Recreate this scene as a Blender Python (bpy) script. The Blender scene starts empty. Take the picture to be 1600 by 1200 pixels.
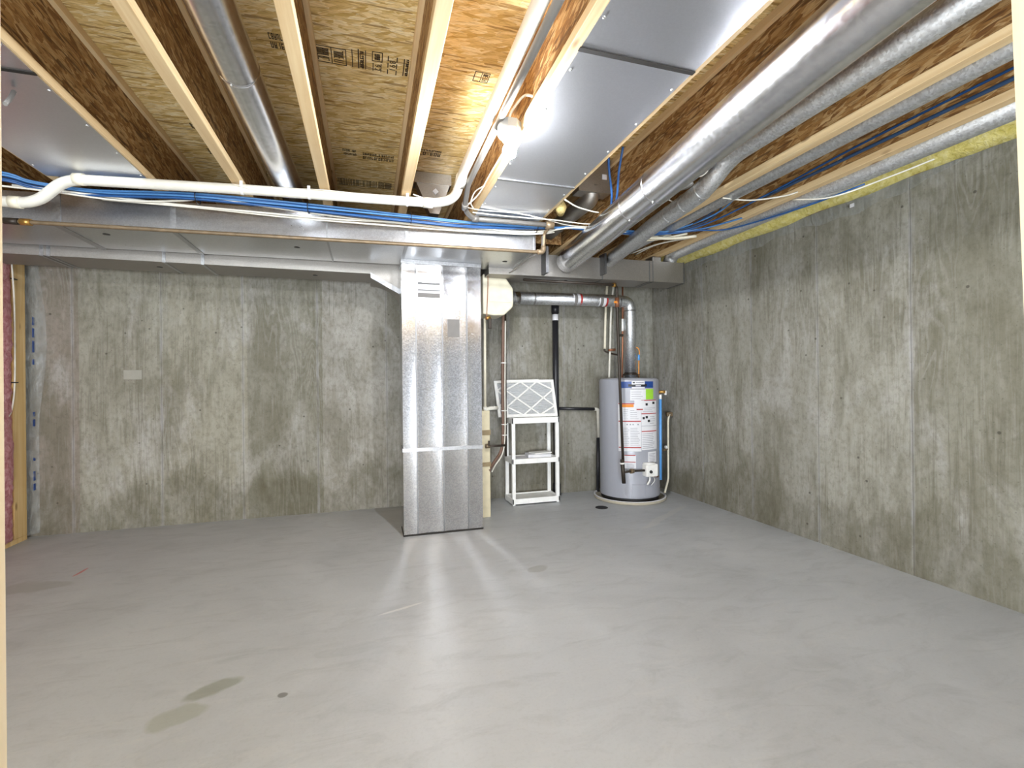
import bpy, bmesh, math, random
from mathutils import Vector, Matrix
from math import sin, cos, pi, radians, sqrt
random.seed(7)
S = bpy.context.scene
COL = S.collection

# ------------------------------------------------------------------ materials
def newmat(name):
    m = bpy.data.materials.new(name); m.use_nodes = True
    nt = m.node_tree
    b = nt.nodes['Principled BSDF']
    return m, nt, b
def N(nt, typ, **kw):
    n = nt.nodes.new(typ)
    for k, v in kw.items():
        if k.startswith('i_'):
            key = k[2:]
            n.inputs[int(key) if key.isdigit() else key.replace('_', ' ')].default_value = v
        else:
            setattr(n, k, v)
    return n
def lin(c):
    if isinstance(c, str):
        c = [int(c[i:i+2], 16) / 255 for i in (0, 2, 4)]
    return tuple((x / 12.92 if x <= .04045 else ((x + .055) / 1.055) ** 2.4) for x in c) + (1,)
def ramp(nt, fac, stops, interp='LINEAR'):
    r = N(nt, 'ShaderNodeValToRGB')
    r.color_ramp.interpolation = interp
    e = r.color_ramp.elements
    while len(e) < len(stops): e.new(.5)
    for el, (p, c) in zip(e, stops):
        el.position = p
        el.color = lin(c) if not isinstance(c, (float, int)) else (c, c, c, 1)
    nt.links.new(fac, r.inputs[0])
    return r.outputs[0]
def mix(nt, fac, a, b, mode='MIX'):
    m = N(nt, 'ShaderNodeMix', data_type='RGBA', blend_type=mode)
    for s, v in ((m.inputs[0], fac), (m.inputs[6], a), (m.inputs[7], b)):
        if hasattr(v, 'is_linked') or isinstance(v, bpy.types.NodeSocket): nt.links.new(v, s)
        else: s.default_value = v if isinstance(v, (float, int)) else lin(v)
    return m.outputs[2]
def math_(nt, op, a, b=0.0, c=None, clamp=False):
    m = N(nt, 'ShaderNodeMath', operation=op, use_clamp=clamp)
    for i, v in enumerate((a, b) if c is None else (a, b, c)):
        if isinstance(v, bpy.types.NodeSocket): nt.links.new(v, m.inputs[i])
        else: m.inputs[i].default_value = v
    return m.outputs[0]
def pos(nt, scale=(1, 1, 1), rot=(0, 0, 0), loc=(0, 0, 0)):
    g = N(nt, 'ShaderNodeNewGeometry')
    m = N(nt, 'ShaderNodeMapping')
    m.inputs['Scale'].default_value = scale; m.inputs['Rotation'].default_value = rot; m.inputs['Location'].default_value = loc
    nt.links.new(g.outputs['Position'], m.inputs['Vector'])
    return m.outputs[0]
def noise(nt, vec, scale, detail=4, rough=.55, dist=0.0):
    n = N(nt, 'ShaderNodeTexNoise'); n.inputs['Scale'].default_value = scale
    n.inputs['Detail'].default_value = detail; n.inputs['Roughness'].default_value = rough; n.inputs['Distortion'].default_value = dist
    nt.links.new(vec, n.inputs['Vector'])
    return n.outputs[0]
def vor(nt, vec, scale, out=0, feature='F1', rnd=1.0):
    n = N(nt, 'ShaderNodeTexVoronoi', feature=feature); n.inputs['Scale'].default_value = scale
    n.inputs['Randomness'].default_value = rnd
    nt.links.new(vec, n.inputs['Vector'])
    return n.outputs[out]
def bump(nt, b, h, strength=.3, dist=.005):
    n = N(nt, 'ShaderNodeBump'); n.inputs['Strength'].default_value = strength; n.inputs['Distance'].default_value = dist
    nt.links.new(h, n.inputs['Height']); nt.links.new(n.outputs[0], b.inputs['Normal'])
def plain(name, c, rough=.5, metal=0.0, spec=.5, var=.06, scale=18):
    m, nt, b = newmat(name)
    f = noise(nt, pos(nt), scale, 4)
    lo = tuple(max(0, x * (1 - var)) for x in lin(c)[:3]); hi = tuple(min(1, x * (1 + var)) for x in lin(c)[:3])
    r = N(nt, 'ShaderNodeValToRGB'); r.color_ramp.elements[0].position = .3; r.color_ramp.elements[1].position = .7
    r.color_ramp.elements[0].color = lo + (1,); r.color_ramp.elements[1].color = hi + (1,)
    nt.links.new(f, r.inputs[0]); nt.links.new(r.outputs[0], b.inputs['Base Color'])
    b.inputs['Roughness'].default_value = rough; b.inputs['Metallic'].default_value = metal
    b.inputs['Specular IOR Level'].default_value = spec
    return m
def galv(name, base=.72, rough=(.22, .36), scale=90, contrast=.12, tint=(1, 1.01, 1.04), blur=.0):
    m, nt, b = newmat(name)
    p = pos(nt)
    v = vor(nt, p, scale, 1)
    sep = N(nt, 'ShaderNodeSeparateColor'); nt.links.new(v, sep.inputs[0])
    n1 = noise(nt, p, 3.0, 4)
    f = math_(nt, 'ADD', math_(nt, 'MULTIPLY', sep.outputs[0], .6), math_(nt, 'MULTIPLY', n1, .4))
    r = N(nt, 'ShaderNodeValToRGB')
    lo = base * (1 - contrast); hi = min(1, base * (1 + contrast))
    r.color_ramp.elements[0].position = .2; r.color_ramp.elements[1].position = .8
    r.color_ramp.elements[0].color = (lo * tint[0], lo * tint[1], lo * tint[2], 1); r.color_ramp.elements[1].color = (hi * tint[0], hi * tint[1], min(1, hi * tint[2]), 1)
    nt.links.new(f, r.inputs[0]); nt.links.new(r.outputs[0], b.inputs['Base Color'])
    mr = N(nt, 'ShaderNodeMapRange'); mr.inputs[3].default_value = rough[0]; mr.inputs[4].default_value = rough[1]
    nt.links.new(f, mr.inputs[0]); nt.links.new(mr.outputs[0], b.inputs['Roughness'])
    b.inputs['Metallic'].default_value = 1.0
    return m

def concrete_wall(name, axis, x0, step, tones, a0, a1):
    """board-formed concrete: form panels of one width along `axis`, their joints, streaks, damp stains, air holes"""
    m, nt, b = newmat(name)
    g = N(nt, 'ShaderNodeNewGeometry'); sx = N(nt, 'ShaderNodeSeparateXYZ'); nt.links.new(g.outputs['Position'], sx.inputs[0])
    X = sx.outputs[axis]; Z = sx.outputs[2]
    wob = math_(nt, 'MULTIPLY', math_(nt, 'SUBTRACT', noise(nt, pos(nt, (1, 1, 1)), 2.2, 3), .5), .012)
    Xw = math_(nt, 'ADD', X, wob)
    t = math_(nt, 'DIVIDE', math_(nt, 'SUBTRACT', Xw, a0), a1 - a0, clamp=True)
    base = ramp(nt, t, tones, 'CONSTANT')
    st = (1, 1, .5)
    # big cloudy blotches, dark and pale
    n1 = noise(nt, pos(nt, st), 2.1, 9, .68, .5)
    c = mix(nt, math_(nt, 'MULTIPLY', ramp(nt, n1, [(.44, 0.), (.6, 1.)]), .55), base, '656150')
    n2 = noise(nt, pos(nt, st, loc=(3.3, 1.7, 5)), 2.8, 9, .66, .6)
    c = mix(nt, math_(nt, 'MULTIPLY', ramp(nt, n2, [(.5, 0.), (.66, 1.)]), .6), c, 'aeaca7')
    nw = noise(nt, pos(nt, (1.6, 1.6, .35), loc=(8, 3, 1)), 3.0, 7, .62, .4)
    c = mix(nt, math_(nt, 'MULTIPLY', ramp(nt, nw, [(.52, 0.), (.64, 1.)]), .42), c, '5c5844')
    # form ply grain: flame figure and vertical streaks
    gs = (34, 34, 1.6)
    n3 = noise(nt, pos(nt, gs), 1.0, 5, .6, 1.2)
    patchy = ramp(nt, noise(nt, pos(nt, (1, 1, .7), loc=(1, 6, 2)), 1.7, 4), [(.42, 0.), (.6, 1.)])
    c = mix(nt, math_(nt, 'MULTIPLY', math_(nt, 'MULTIPLY', ramp(nt, n3, [(.48, 0.), (.66, 1.)]), patchy), .55), c, '615d4e')
    fl = math_(nt, 'SINE', math_(nt, 'MULTIPLY', noise(nt, pos(nt, (2.6, 2.6, .42), loc=(2, 2, 7)), 1.0, 3, .5, .3), 190.0))
    patch2 = ramp(nt, noise(nt, pos(nt, (1, 1, .6), loc=(7, 1, 4)), 1.5, 5), [(.47, 0.), (.62, 1.)])
    c = mix(nt, math_(nt, 'MULTIPLY', math_(nt, 'MULTIPLY', ramp(nt, fl, [(.2, 0.), (.9, 1.)]), patch2), .2), c, 'b6b4b0')
    n4 = noise(nt, pos(nt, gs, loc=(9, 9, 2)), 1.4, 4, .6, .8)
    c = mix(nt, math_(nt, 'MULTIPLY', ramp(nt, n4, [(.55, 0.), (.75, 1.)]), .2), c, 'b8b7b1')
    # fine mottling
    n5 = noise(nt, pos(nt, (1, 1, .7)), 30, 6, .72)
    c = mix(nt, math_(nt, 'MULTIPLY', ramp(nt, n5, [(.47, 0.), (.64, 1.)]), .36), c, '5b5749')
    # damp stain tongues rising from the slab
    zn = math_(nt, 'SUBTRACT', math_(nt, 'MULTIPLY', noise(nt, pos(nt, (3.2, 3.2, .9)), 1.0, 5, .6), 1.25), .2)
    damp = math_(nt, 'LESS_THAN', Z, zn)
    dsoft = ramp(nt, math_(nt, 'SUBTRACT', zn, Z), [(0.0, 0.), (.12, 1.)])
    c = mix(nt, math_(nt, 'MULTIPLY', math_(nt, 'MULTIPLY', dsoft, damp), math_(nt, 'MULTIPLY', noise(nt, pos(nt, (8, 8, 4)), 2.0, 4), .75)), c, '534f3b')
    # joints between form panels
    fr = math_(nt, 'FRACT', math_(nt, 'DIVIDE', math_(nt, 'SUBTRACT', Xw, x0 - step * 20), step))
    d = math_(nt, 'MULTIPLY', math_(nt, 'ABSOLUTE', math_(nt, 'SUBTRACT', math_(nt, 'ADD', fr, 0.0), .5)), step)   # .5*step at joint
    dj = math_(nt, 'SUBTRACT', step * .5, d)
    pale = ramp(nt, dj, [(0.0, 1.), (.004, .7), (.016, 0.)])
    pn = noise(nt, pos(nt, (2, 2, 2.2)), 2.0, 4)
    c = mix(nt, math_(nt, 'MULTIPLY', pale, math_(nt, 'MULTIPLY', ramp(nt, pn, [(.35, .05), (.65, 1.)]), .7)), c, 'b2b2b5')
    dark = ramp(nt, dj, [(0.0, 1.), (.0045, 0.)])
    c = mix(nt, math_(nt, 'MULTIPLY', dark, .6), c, '57534a')
    # pour line + air holes
    vd = vor(nt, pos(nt, (1, 1, 1)), 7.0)
    hole = ramp(nt, vd, [(.045, 1.), (.075, 0.)])
    c = mix(nt, math_(nt, 'MULTIPLY', hole, .7), c, '3f3c33')
    vd2 = vor(nt, pos(nt, (1, 1, 1), loc=(4, 2, 9)), 26.0)
    c = mix(nt, math_(nt, 'MULTIPLY', ramp(nt, vd2, [(.06, 1.), (.12, 0.)]), .4), c, '4a473d')
    nt.links.new(c, b.inputs['Base Color'])
    b.inputs['Roughness'].default_value = .82; b.inputs['Specular IOR Level'].default_value = .25
    h = math_(nt, 'ADD', math_(nt, 'MULTIPLY', n3, .5), math_(nt, 'SUBTRACT', math_(nt, 'MULTIPLY', n5, .5), math_(nt, 'MULTIPLY', dark, 1.0)))
    bump(nt, b, h, .35, .006)
    return m

def floor_mat():
    m, nt, b = newmat('concrete_floor')
    p = pos(nt, (1, 1, 1), rot=(0, 0, .35))
    n1 = noise(nt, p, .9, 6, .6, .8)
    base = ramp(nt, n1, [(.3, 'acafb2'), (.55, 'babdc0'), (.75, 'c4c6c8')])
    n2 = noise(nt, pos(nt, (1, 2.6, 1), rot=(0, 0, .5)), 3.0, 7, .68, 1.1)
    c = mix(nt, math_(nt, 'MULTIPLY', ramp(nt, n2, [(.5, 0.), (.75, 1.)]), .35), base, '8a8c8c')
    n3 = noise(nt, pos(nt, (1, 3, 1), rot=(0, 0, -.3), loc=(5, 3, 0)), 4.2, 7, .7, 1.4)
    c = mix(nt, math_(nt, 'MULTIPLY', ramp(nt, n3, [(.55, 0.), (.72, 1.)]), .3), c, 'c8c7c3')
    n4 = noise(nt, pos(nt), 70, 4, .7)
    c = mix(nt, math_(nt, 'MULTIPLY', ramp(nt, n4, [(.5, 0.), (.75, 1.)]), .14), c, '7d7d78')
    # a faint greenish stain and small specks
    def spot(c, x, y, rx, ry, col, amt, ang=0.0):
        mp = N(nt, 'ShaderNodeMapping', vector_type='TEXTURE')
        mp.inputs['Location'].default_value = (x, y, 0); mp.inputs['Rotation'].default_value = (0, 0, ang); mp.inputs['Scale'].default_value = (rx, ry, 1)
        g = N(nt, 'ShaderNodeNewGeometry')
        w = N(nt, 'ShaderNodeVectorMath', operation='ADD')
        nn = N(nt, 'ShaderNodeTexNoise'); nn.inputs['Scale'].default_value = 7; nt.links.new(g.outputs['Position'], nn.inputs['Vector'])
        sc = N(nt, 'ShaderNodeVectorMath', operation='SCALE'); sc.inputs['Scale'].default_value = min(rx, ry) * 1.6
        sb = N(nt, 'ShaderNodeVectorMath', operation='SUBTRACT'); sb.inputs[1].default_value = (.5, .5, .5)
        nt.links.new(nn.outputs['Color'], sb.inputs[0]); nt.links.new(sb.outputs[0], sc.inputs[0])
        nt.links.new(g.outputs['Position'], w.inputs[0]); nt.links.new(sc.outputs[0], w.inputs[1])
        nt.links.new(w.outputs[0], mp.inputs['Vector'])
        ln = N(nt, 'ShaderNodeVectorMath', operation='LENGTH'); nt.links.new(mp.outputs[0], ln.inputs[0])
        f = ramp(nt, ln.outputs['Value'], [(.75, 1.), (1.0, 0.)])
        return mix(nt, math_(nt, 'MULTIPLY', f, amt), c, col)
    c = spot(c, -.60, 2.16, .12, .05, '7f826c', .55, .5)
    c = spot(c, -.68, 2.02, .10, .07, '8d8f74', .4)
    c = spot(c, -.33, 2.03, .022, .018, '5f5d58', .7)
    c = spot(c, -1.81, 3.80, .012, .085, 'c4605c', .8, -.1)
    c = spot(c, .16, 2.62, .012, .14, 'd9d8d4', .6, -1.25)
    c = spot(c, 2.55, 3.68, .045, .55, 'c4c3bf', .5, -1.0)
    c = spot(c, -1.95, 3.6, .2, .12, '8b8b80', .35)
    c = spot(c, 1.05, 2.9, .09, .05, '8f8e89', .5, .4)
    nt.links.new(c, b.inputs['Base Color'])
    rr = N(nt, 'ShaderNodeMapRange'); rr.inputs[3].default_value = .36; rr.inputs[4].default_value = .55
    nt.links.new(n2, rr.inputs[0]); nt.links.new(rr.outputs[0], b.inputs['Roughness'])
    b.inputs['Specular IOR Level'].default_value = .4
    bump(nt, b, n2, .06, .004)
    return m

def osb(name, along, pal, dark):
    m, nt, b = newmat(name)
    def sc(a, bb):
        return {'x': (a, bb, bb), 'y': (bb, a, bb)}[along]
    wv = N(nt, 'ShaderNodeNewGeometry')
    layers = []
    for i, ang in enumerate((.12, -.3, .5, -.08, .25)):
        n = N(nt, 'ShaderNodeMapping')
        n.inputs['Rotation'].default_value = (ang if along == 'y' else 0, 0, ang if along == 'x' else 0)
        n.inputs['Location'].default_value = (i * 1.7, i * 3.1, i * .9)
        nt.links.new(wv.outputs['Position'], n.inputs[0])
        n2 = N(nt, 'ShaderNodeMapping'); n2.inputs['Scale'].default_value = sc(15 + i * 1.5, 98 - 4 * i)
        nt.links.new(n.outputs[0], n2.inputs[0])
        nn = N(nt, 'ShaderNodeTexNoise'); nn.inputs['Scale'].default_value = 1.0; nn.inputs['Detail'].default_value = 2
        nt.links.new(n2.outputs[0], nn.inputs[0])
        w = N(nt, 'ShaderNodeMix', data_type='VECTOR'); w.inputs[0].default_value = .3
        nt.links.new(n2.outputs[0], w.inputs[4]); nt.links.new(nn.outputs['Color'], w.inputs[5])
        v = vor(nt, w.outputs[1], 1.0, 1)
        s = N(nt, 'ShaderNodeSeparateColor'); nt.links.new(v, s.inputs[0])
        layers.append(s)
    f = layers[0].outputs[0]
    for i, s in enumerate(layers[1:]):
        pick = math_(nt, 'GREATER_THAN', s.outputs[1], .55)
        mm = N(nt, 'ShaderNodeMix', data_type='FLOAT')
        nt.links.new(pick, mm.inputs[0]); nt.links.new(f, mm.inputs[2]); nt.links.new(s.outputs[0], mm.inputs[3])
        f = mm.outputs[0]
    c = ramp(nt, f, [(0.0, pal[0]), (.3, pal[1]), (.6, pal[2]), (1.0, pal[3])])
    ve = vor(nt, pos(nt, sc(9, 105), rot=(.08 if along == 'y' else 0, 0, .1 if along == 'x' else 0)), 1.0, 1)
    s = N(nt, 'ShaderNodeSeparateColor'); nt.links.new(ve, s.inputs[0])
    c = mix(nt, math_(nt, 'MULTIPLY', math_(nt, 'GREATER_THAN', s.outputs[2], .91), .75), c, dark)
    n = noise(nt, pos(nt, sc(16, 210)), 1.0, 3, .6, .4)
    c = mix(nt, math_(nt, 'MULTIPLY', ramp(nt, n, [(.5, 0.), (.62, 1.)]), .5), c, dark)
    nb = noise(nt, pos(nt), 1.6, 3)
    c = mix(nt, math_(nt, 'MULTIPLY', ramp(nt, nb, [(.45, 0.), (.7, 1.)]), .25), c, dark)
    nt.links.new(c, b.inputs['Base Color']); b.inputs['Roughness'].default_value = .62; b.inputs['Specular IOR Level'].default_value = .3
    bump(nt, b, f, .25, .002)
    return m

def lumber(name, axis, c0, c1, c2, knots=True):
    m, nt, b = newmat(name)
    sc = [26, 26, 26]; sc[axis] = .9
    n = noise(nt, pos(nt, tuple(sc)), 1.0, 5, .6, .6)
    c = ramp(nt, n, [(.3, c0), (.5, c1), (.72, c2)])
    n2 = noise(nt, pos(nt), 1.3, 3)
    c = mix(nt, math_(nt, 'MULTIPLY', ramp(nt, n2, [(.45, 0.), (.65, 1.)]), .3), c, c2)
    if knots:
        ks = [9, 9, 9]; ks[axis] = 3.2
        k = vor(nt, pos(nt, tuple(ks)), 1.0)
        c = mix(nt, math_(nt, 'MULTIPLY', ramp(nt, k, [(.05, 1.), (.13, 0.)]), .7), c, '7a4f2a')
    nt.links.new(c, b.inputs['Base Color']); b.inputs['Roughness'].default_value = .6; b.inputs['Specular IOR Level'].default_value = .3
    bump(nt, b, n, .12, .002)
    return m

M = {}
LO, HI = -2.65, 3.2
def tt(x): return max(0, min(1, (x - LO) / (HI - LO)))
M['wall_back'] = concrete_wall('board_formed_concrete_back', 0, .177, .632,
    [(0, '8b8379'), (tt(-2.327), '979588'), (tt(-1.688), '9a9789'), (tt(-1.065), '88867a'), (tt(-.429), 'a19e96'), (tt(.177), '908e86'), (tt(.807), '94928b'), (tt(1.44), '928f84'), (tt(2.07), '939188'), (tt(2.70), '98978f')], LO, HI)
def ty(y): return max(0, min(1, (y + 2.6) / (4.84 + 2.6)))
M['wall_right'] = concrete_wall('board_formed_concrete_right', 1, 2.71, .635,
    [(0, '908e86'), (ty(.17), '8c897e'), (ty(.805), '8f8d82'), (ty(1.44), '89877a'), (ty(2.077), '9c9a8f'), (ty(2.71), '939187'), (ty(3.345), '98968c'), (ty(3.98), '959289'), (ty(4.4), '9b9992')], -2.6, 4.84)
M['wall_plain'] = concrete_wall('board_formed_concrete_side', 1, 2.0, .635, [(0, 'b0ada0'), (.5, 'a09d92')], -2.6, 4.84)
M['floor'] = floor_mat()
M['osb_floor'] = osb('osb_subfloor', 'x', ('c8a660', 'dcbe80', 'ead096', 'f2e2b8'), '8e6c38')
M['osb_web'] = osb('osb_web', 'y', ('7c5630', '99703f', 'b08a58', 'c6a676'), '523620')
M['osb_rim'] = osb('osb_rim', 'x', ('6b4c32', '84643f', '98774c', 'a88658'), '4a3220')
M['flange'] = lumber('spruce_flange', 1, 'e6cfa4', 'dcc094', 'cfae7e')
M['stud'] = lumber('spruce_stud', 2, 'ecd2a0', 'e2c28a', 'd3ab6c')
M['stud_overexposed'] = lumber('overexposed_stud', 2, 'f8eace', 'f5e3c2', 'eed8b0', False)  # stud wood lightened: overexposure of the near studs put into the colour
M['galv'] = galv('galvanised_sheet', .50, (.26, .36), 170, .09)
M['galv_bright'] = galv('galvanised_sheet_bright', .62, (.13, .18), 130, .14)
M['galv_shaded'] = galv('galvanised_sheet_shaded', .32, (.45, .6), 150, .08, (1.06, 1.0, .92))  # darker, warmer copy of the sheet: shade and brown reflection put into its colour
M['pan'] = galv('pan_sheet', .70, (.35, .37), 160, .02, (.98, 1.0, 1.06))
M['round'] = galv('round_duct_metal', .76, (.2, .28), 60, .05, (1, 1.01, 1.05))
M['pipe_galv'] = galv('round_duct_spangled', .74, (.38, .52), 110, .16, (.97, 1.0, 1.04))
M['seam'] = galv('seam_metal', .2, (.4, .5), 100, .1)
M['cleat'] = galv('cleat_metal', .4, (.35, .5), 100, .12)
M['screw'] = plain('zinc_screw', 'd7d7d5', .35, .9)
M['dark'] = plain('dark_gap', '201c18', .8)
M['iron'] = plain('black_iron_pipe', '3b332c', .45, .4)
M['brass'] = plain('brass_fitting', 'b98f4d', .35, .8)
M['bronze'] = plain('aged_brown_pipe', '7d6c55', .42, .35, var=.2)
M['greypipe'] = plain('grey_steel_pipe', '8d8a86', .45, .5)
M['copper'] = plain('copper', '9c6a50', .4, .6)
M['pvc'] = plain('white_pvc', 'dedbd0', .35)
M['pvc_cream'] = plain('cream_pvc', 'e4ddc8', .4)
M['white'] = plain('white_plastic', 'efefed', .4)
M['white_dull'] = plain('white_card', 'e9e8e4', .7)
M['pleat'] = plain('filter_media', 'c9cacb', .8)
M['blue'] = plain('blue_cable_jacket', '2a5790', .4)
M['blue2'] = plain('pale_blue_cable_jacket', '4c7fb6', .4)
M['navy'] = plain('dark_blue_cable_jacket', '27405f', .45)
M['wirewhite'] = plain('white_cable_jacket', 'e2ded2', .45)
M['black'] = plain('black_plastic', '1d1d20', .35)
M['abs'] = plain('black_abs', '232327', .38)
M['beige'] = plain('beige_plastic', 'd8d2bb', .45)
M['cabinet'] = plain('beige_enamel', 'cfc4a6', .45)
M['cabband'] = plain('brown_band', '8d7b5a', .5)
M['tank'] = plain('grey_enamel_tank', 'a0a2ab', .34, .05, var=.02, scale=4)
M['tankdark'] = plain('black_base_ring', '1b1a1a', .6)
M['padring'] = plain('drain_pan_plastic', 'b5ad9b', .5)
M['lblwhite'] = plain('paper_label', 'dcdce0', .6, var=.03)
M['lblgrey'] = plain('label_print', '8f9099', .6)
M['lblblue'] = plain('blue_label', '1f4489', .4)
M['lblgreen'] = plain('green_label', '9bd23c', .6)
M['lblorange'] = plain('orange_label', 'e08a2c', .6)
M['lblred'] = plain('red_label', 'a8322f', .6)
M['lblblack'] = plain('black_label', '222326', .5)
M['tprblue'] = plain('blue_pex', '5d9fe0', .35)
M['orange'] = plain('orange_wire', 'd88a35', .45)
M['stickergrey'] = plain('grey_sticker', '767370', .6)
M['stickerband'] = plain('grey_sticker_band', '6e6e6e', .6)
M['ink'] = plain('black_ink', '3a2b1c', .8)
M['line'] = plain('lineset_brown', '6e5548', .6)
M['foam'] = plain('dark_foam', '3a3532', .9)
M['mortar'] = plain('mortar_patch', '97958a', .9)
M['lampwhite'] = plain('porcelain', 'bcbbb7', .3)
M['boxgrey'] = plain('grey_pvc_box', '8f908e', .5)
M['tieblack'] = plain('black_tie', '18181a', .5)
M['drain'] = plain('drain_iron', '26262a', .5, .3)
def fluffy(name, c0, c1, c2, s=26):
    m, nt, b = newmat(name)
    n = noise(nt, pos(nt), s, 6, .7, .6)
    nt.links.new(ramp(nt, n, [(.32, c0), (.5, c1), (.68, c2)]), b.inputs['Base Color'])
    b.inputs['Roughness'].default_value = .95; b.inputs['Specular IOR Level'].default_value = .1
    bump(nt, b, n, .8, .012); return m
M['yellow'] = fluffy('yellow_fibreglass', 'c4b45a', 'dfd284', 'ece3aa')
M['pink'] = fluffy('pink_fibreglass', 'b56a70', 'd3949a', 'e6b9bd')
M['tan'] = fluffy('tan_sealant', 'b59f62', 'd2bd80', 'dfcf9c', 40)
def poly_mat():
    m, nt, b = newmat('clear_polyethylene')
    out = nt.nodes['Material Output']
    tr = N(nt, 'ShaderNodeBsdfTransparent'); mx = N(nt, 'ShaderNodeMixShader')
    b.inputs['Base Color'].default_value = lin('b9bdbb'); b.inputs['Roughness'].default_value = .18
    n = noise(nt, pos(nt, (3, 3, 1)), 9, 4, .6, 1.)
    bump(nt, b, n, .6, .02)
    nt.links.new(ramp(nt, n, [(.4, .16), (.68, .42)]), mx.inputs[0])
    nt.links.new(tr.outputs[0], mx.inputs[1]); nt.links.new(b.outputs[0], mx.inputs[2]); nt.links.new(mx.outputs[0], out.inputs['Surface'])
    return m
M['poly'] = poly_mat()
def glow(name, col, strength):
    m, nt, b = newmat(name)
    b.inputs['Base Color'].default_value = (1, 1, 1, 1)
    b.inputs['Emission Color'].default_value = col; b.inputs['Emission Strength'].default_value = strength
    return m
BULB_L = 1400.0
M['bulb'] = glow('lit_bulb', (.95, .97, 1, 1), BULB_L)

# ------------------------------------------------------------------ mesh builder
def fillet(pts, r, n=6):
    pts = [Vector(p) for p in pts]; out = [pts[0]]
    for a, b, c in zip(pts, pts[1:], pts[2:]):
        u = (a - b); v = (c - b); lu, lv = u.length, v.length
        if lu < 1e-6 or lv < 1e-6: out.append(b); continue
        u /= lu; v /= lv
        t = min(r, lu * .48, lv * .48)
        p0 = b + u * t; p1 = b + v * t
        for i in range(n + 1):
            s = i / n
            out.append(p0 * (1 - s) ** 2 + b * 2 * s * (1 - s) + p1 * s * s)
    out.append(pts[-1]); return out
def smooth(pts, n=6):
    """Catmull-Rom through the points"""
    P = [Vector(p) for p in pts]; P = [P[0] * 2 - P[1]] + P + [P[-1] * 2 - P[-2]]
    out = []
    for i in range(1, len(P) - 2):
        a, b, c, d = P[i - 1:i + 3]
        for k in range(n):
            t = k / n
            out.append(.5 * ((2 * b) + (c - a) * t + (2 * a - 5 * b + 4 * c - d) * t * t + (3 * b - a - 3 * c + d) * t ** 3))
    out.append(P[-2]); return out
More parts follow.
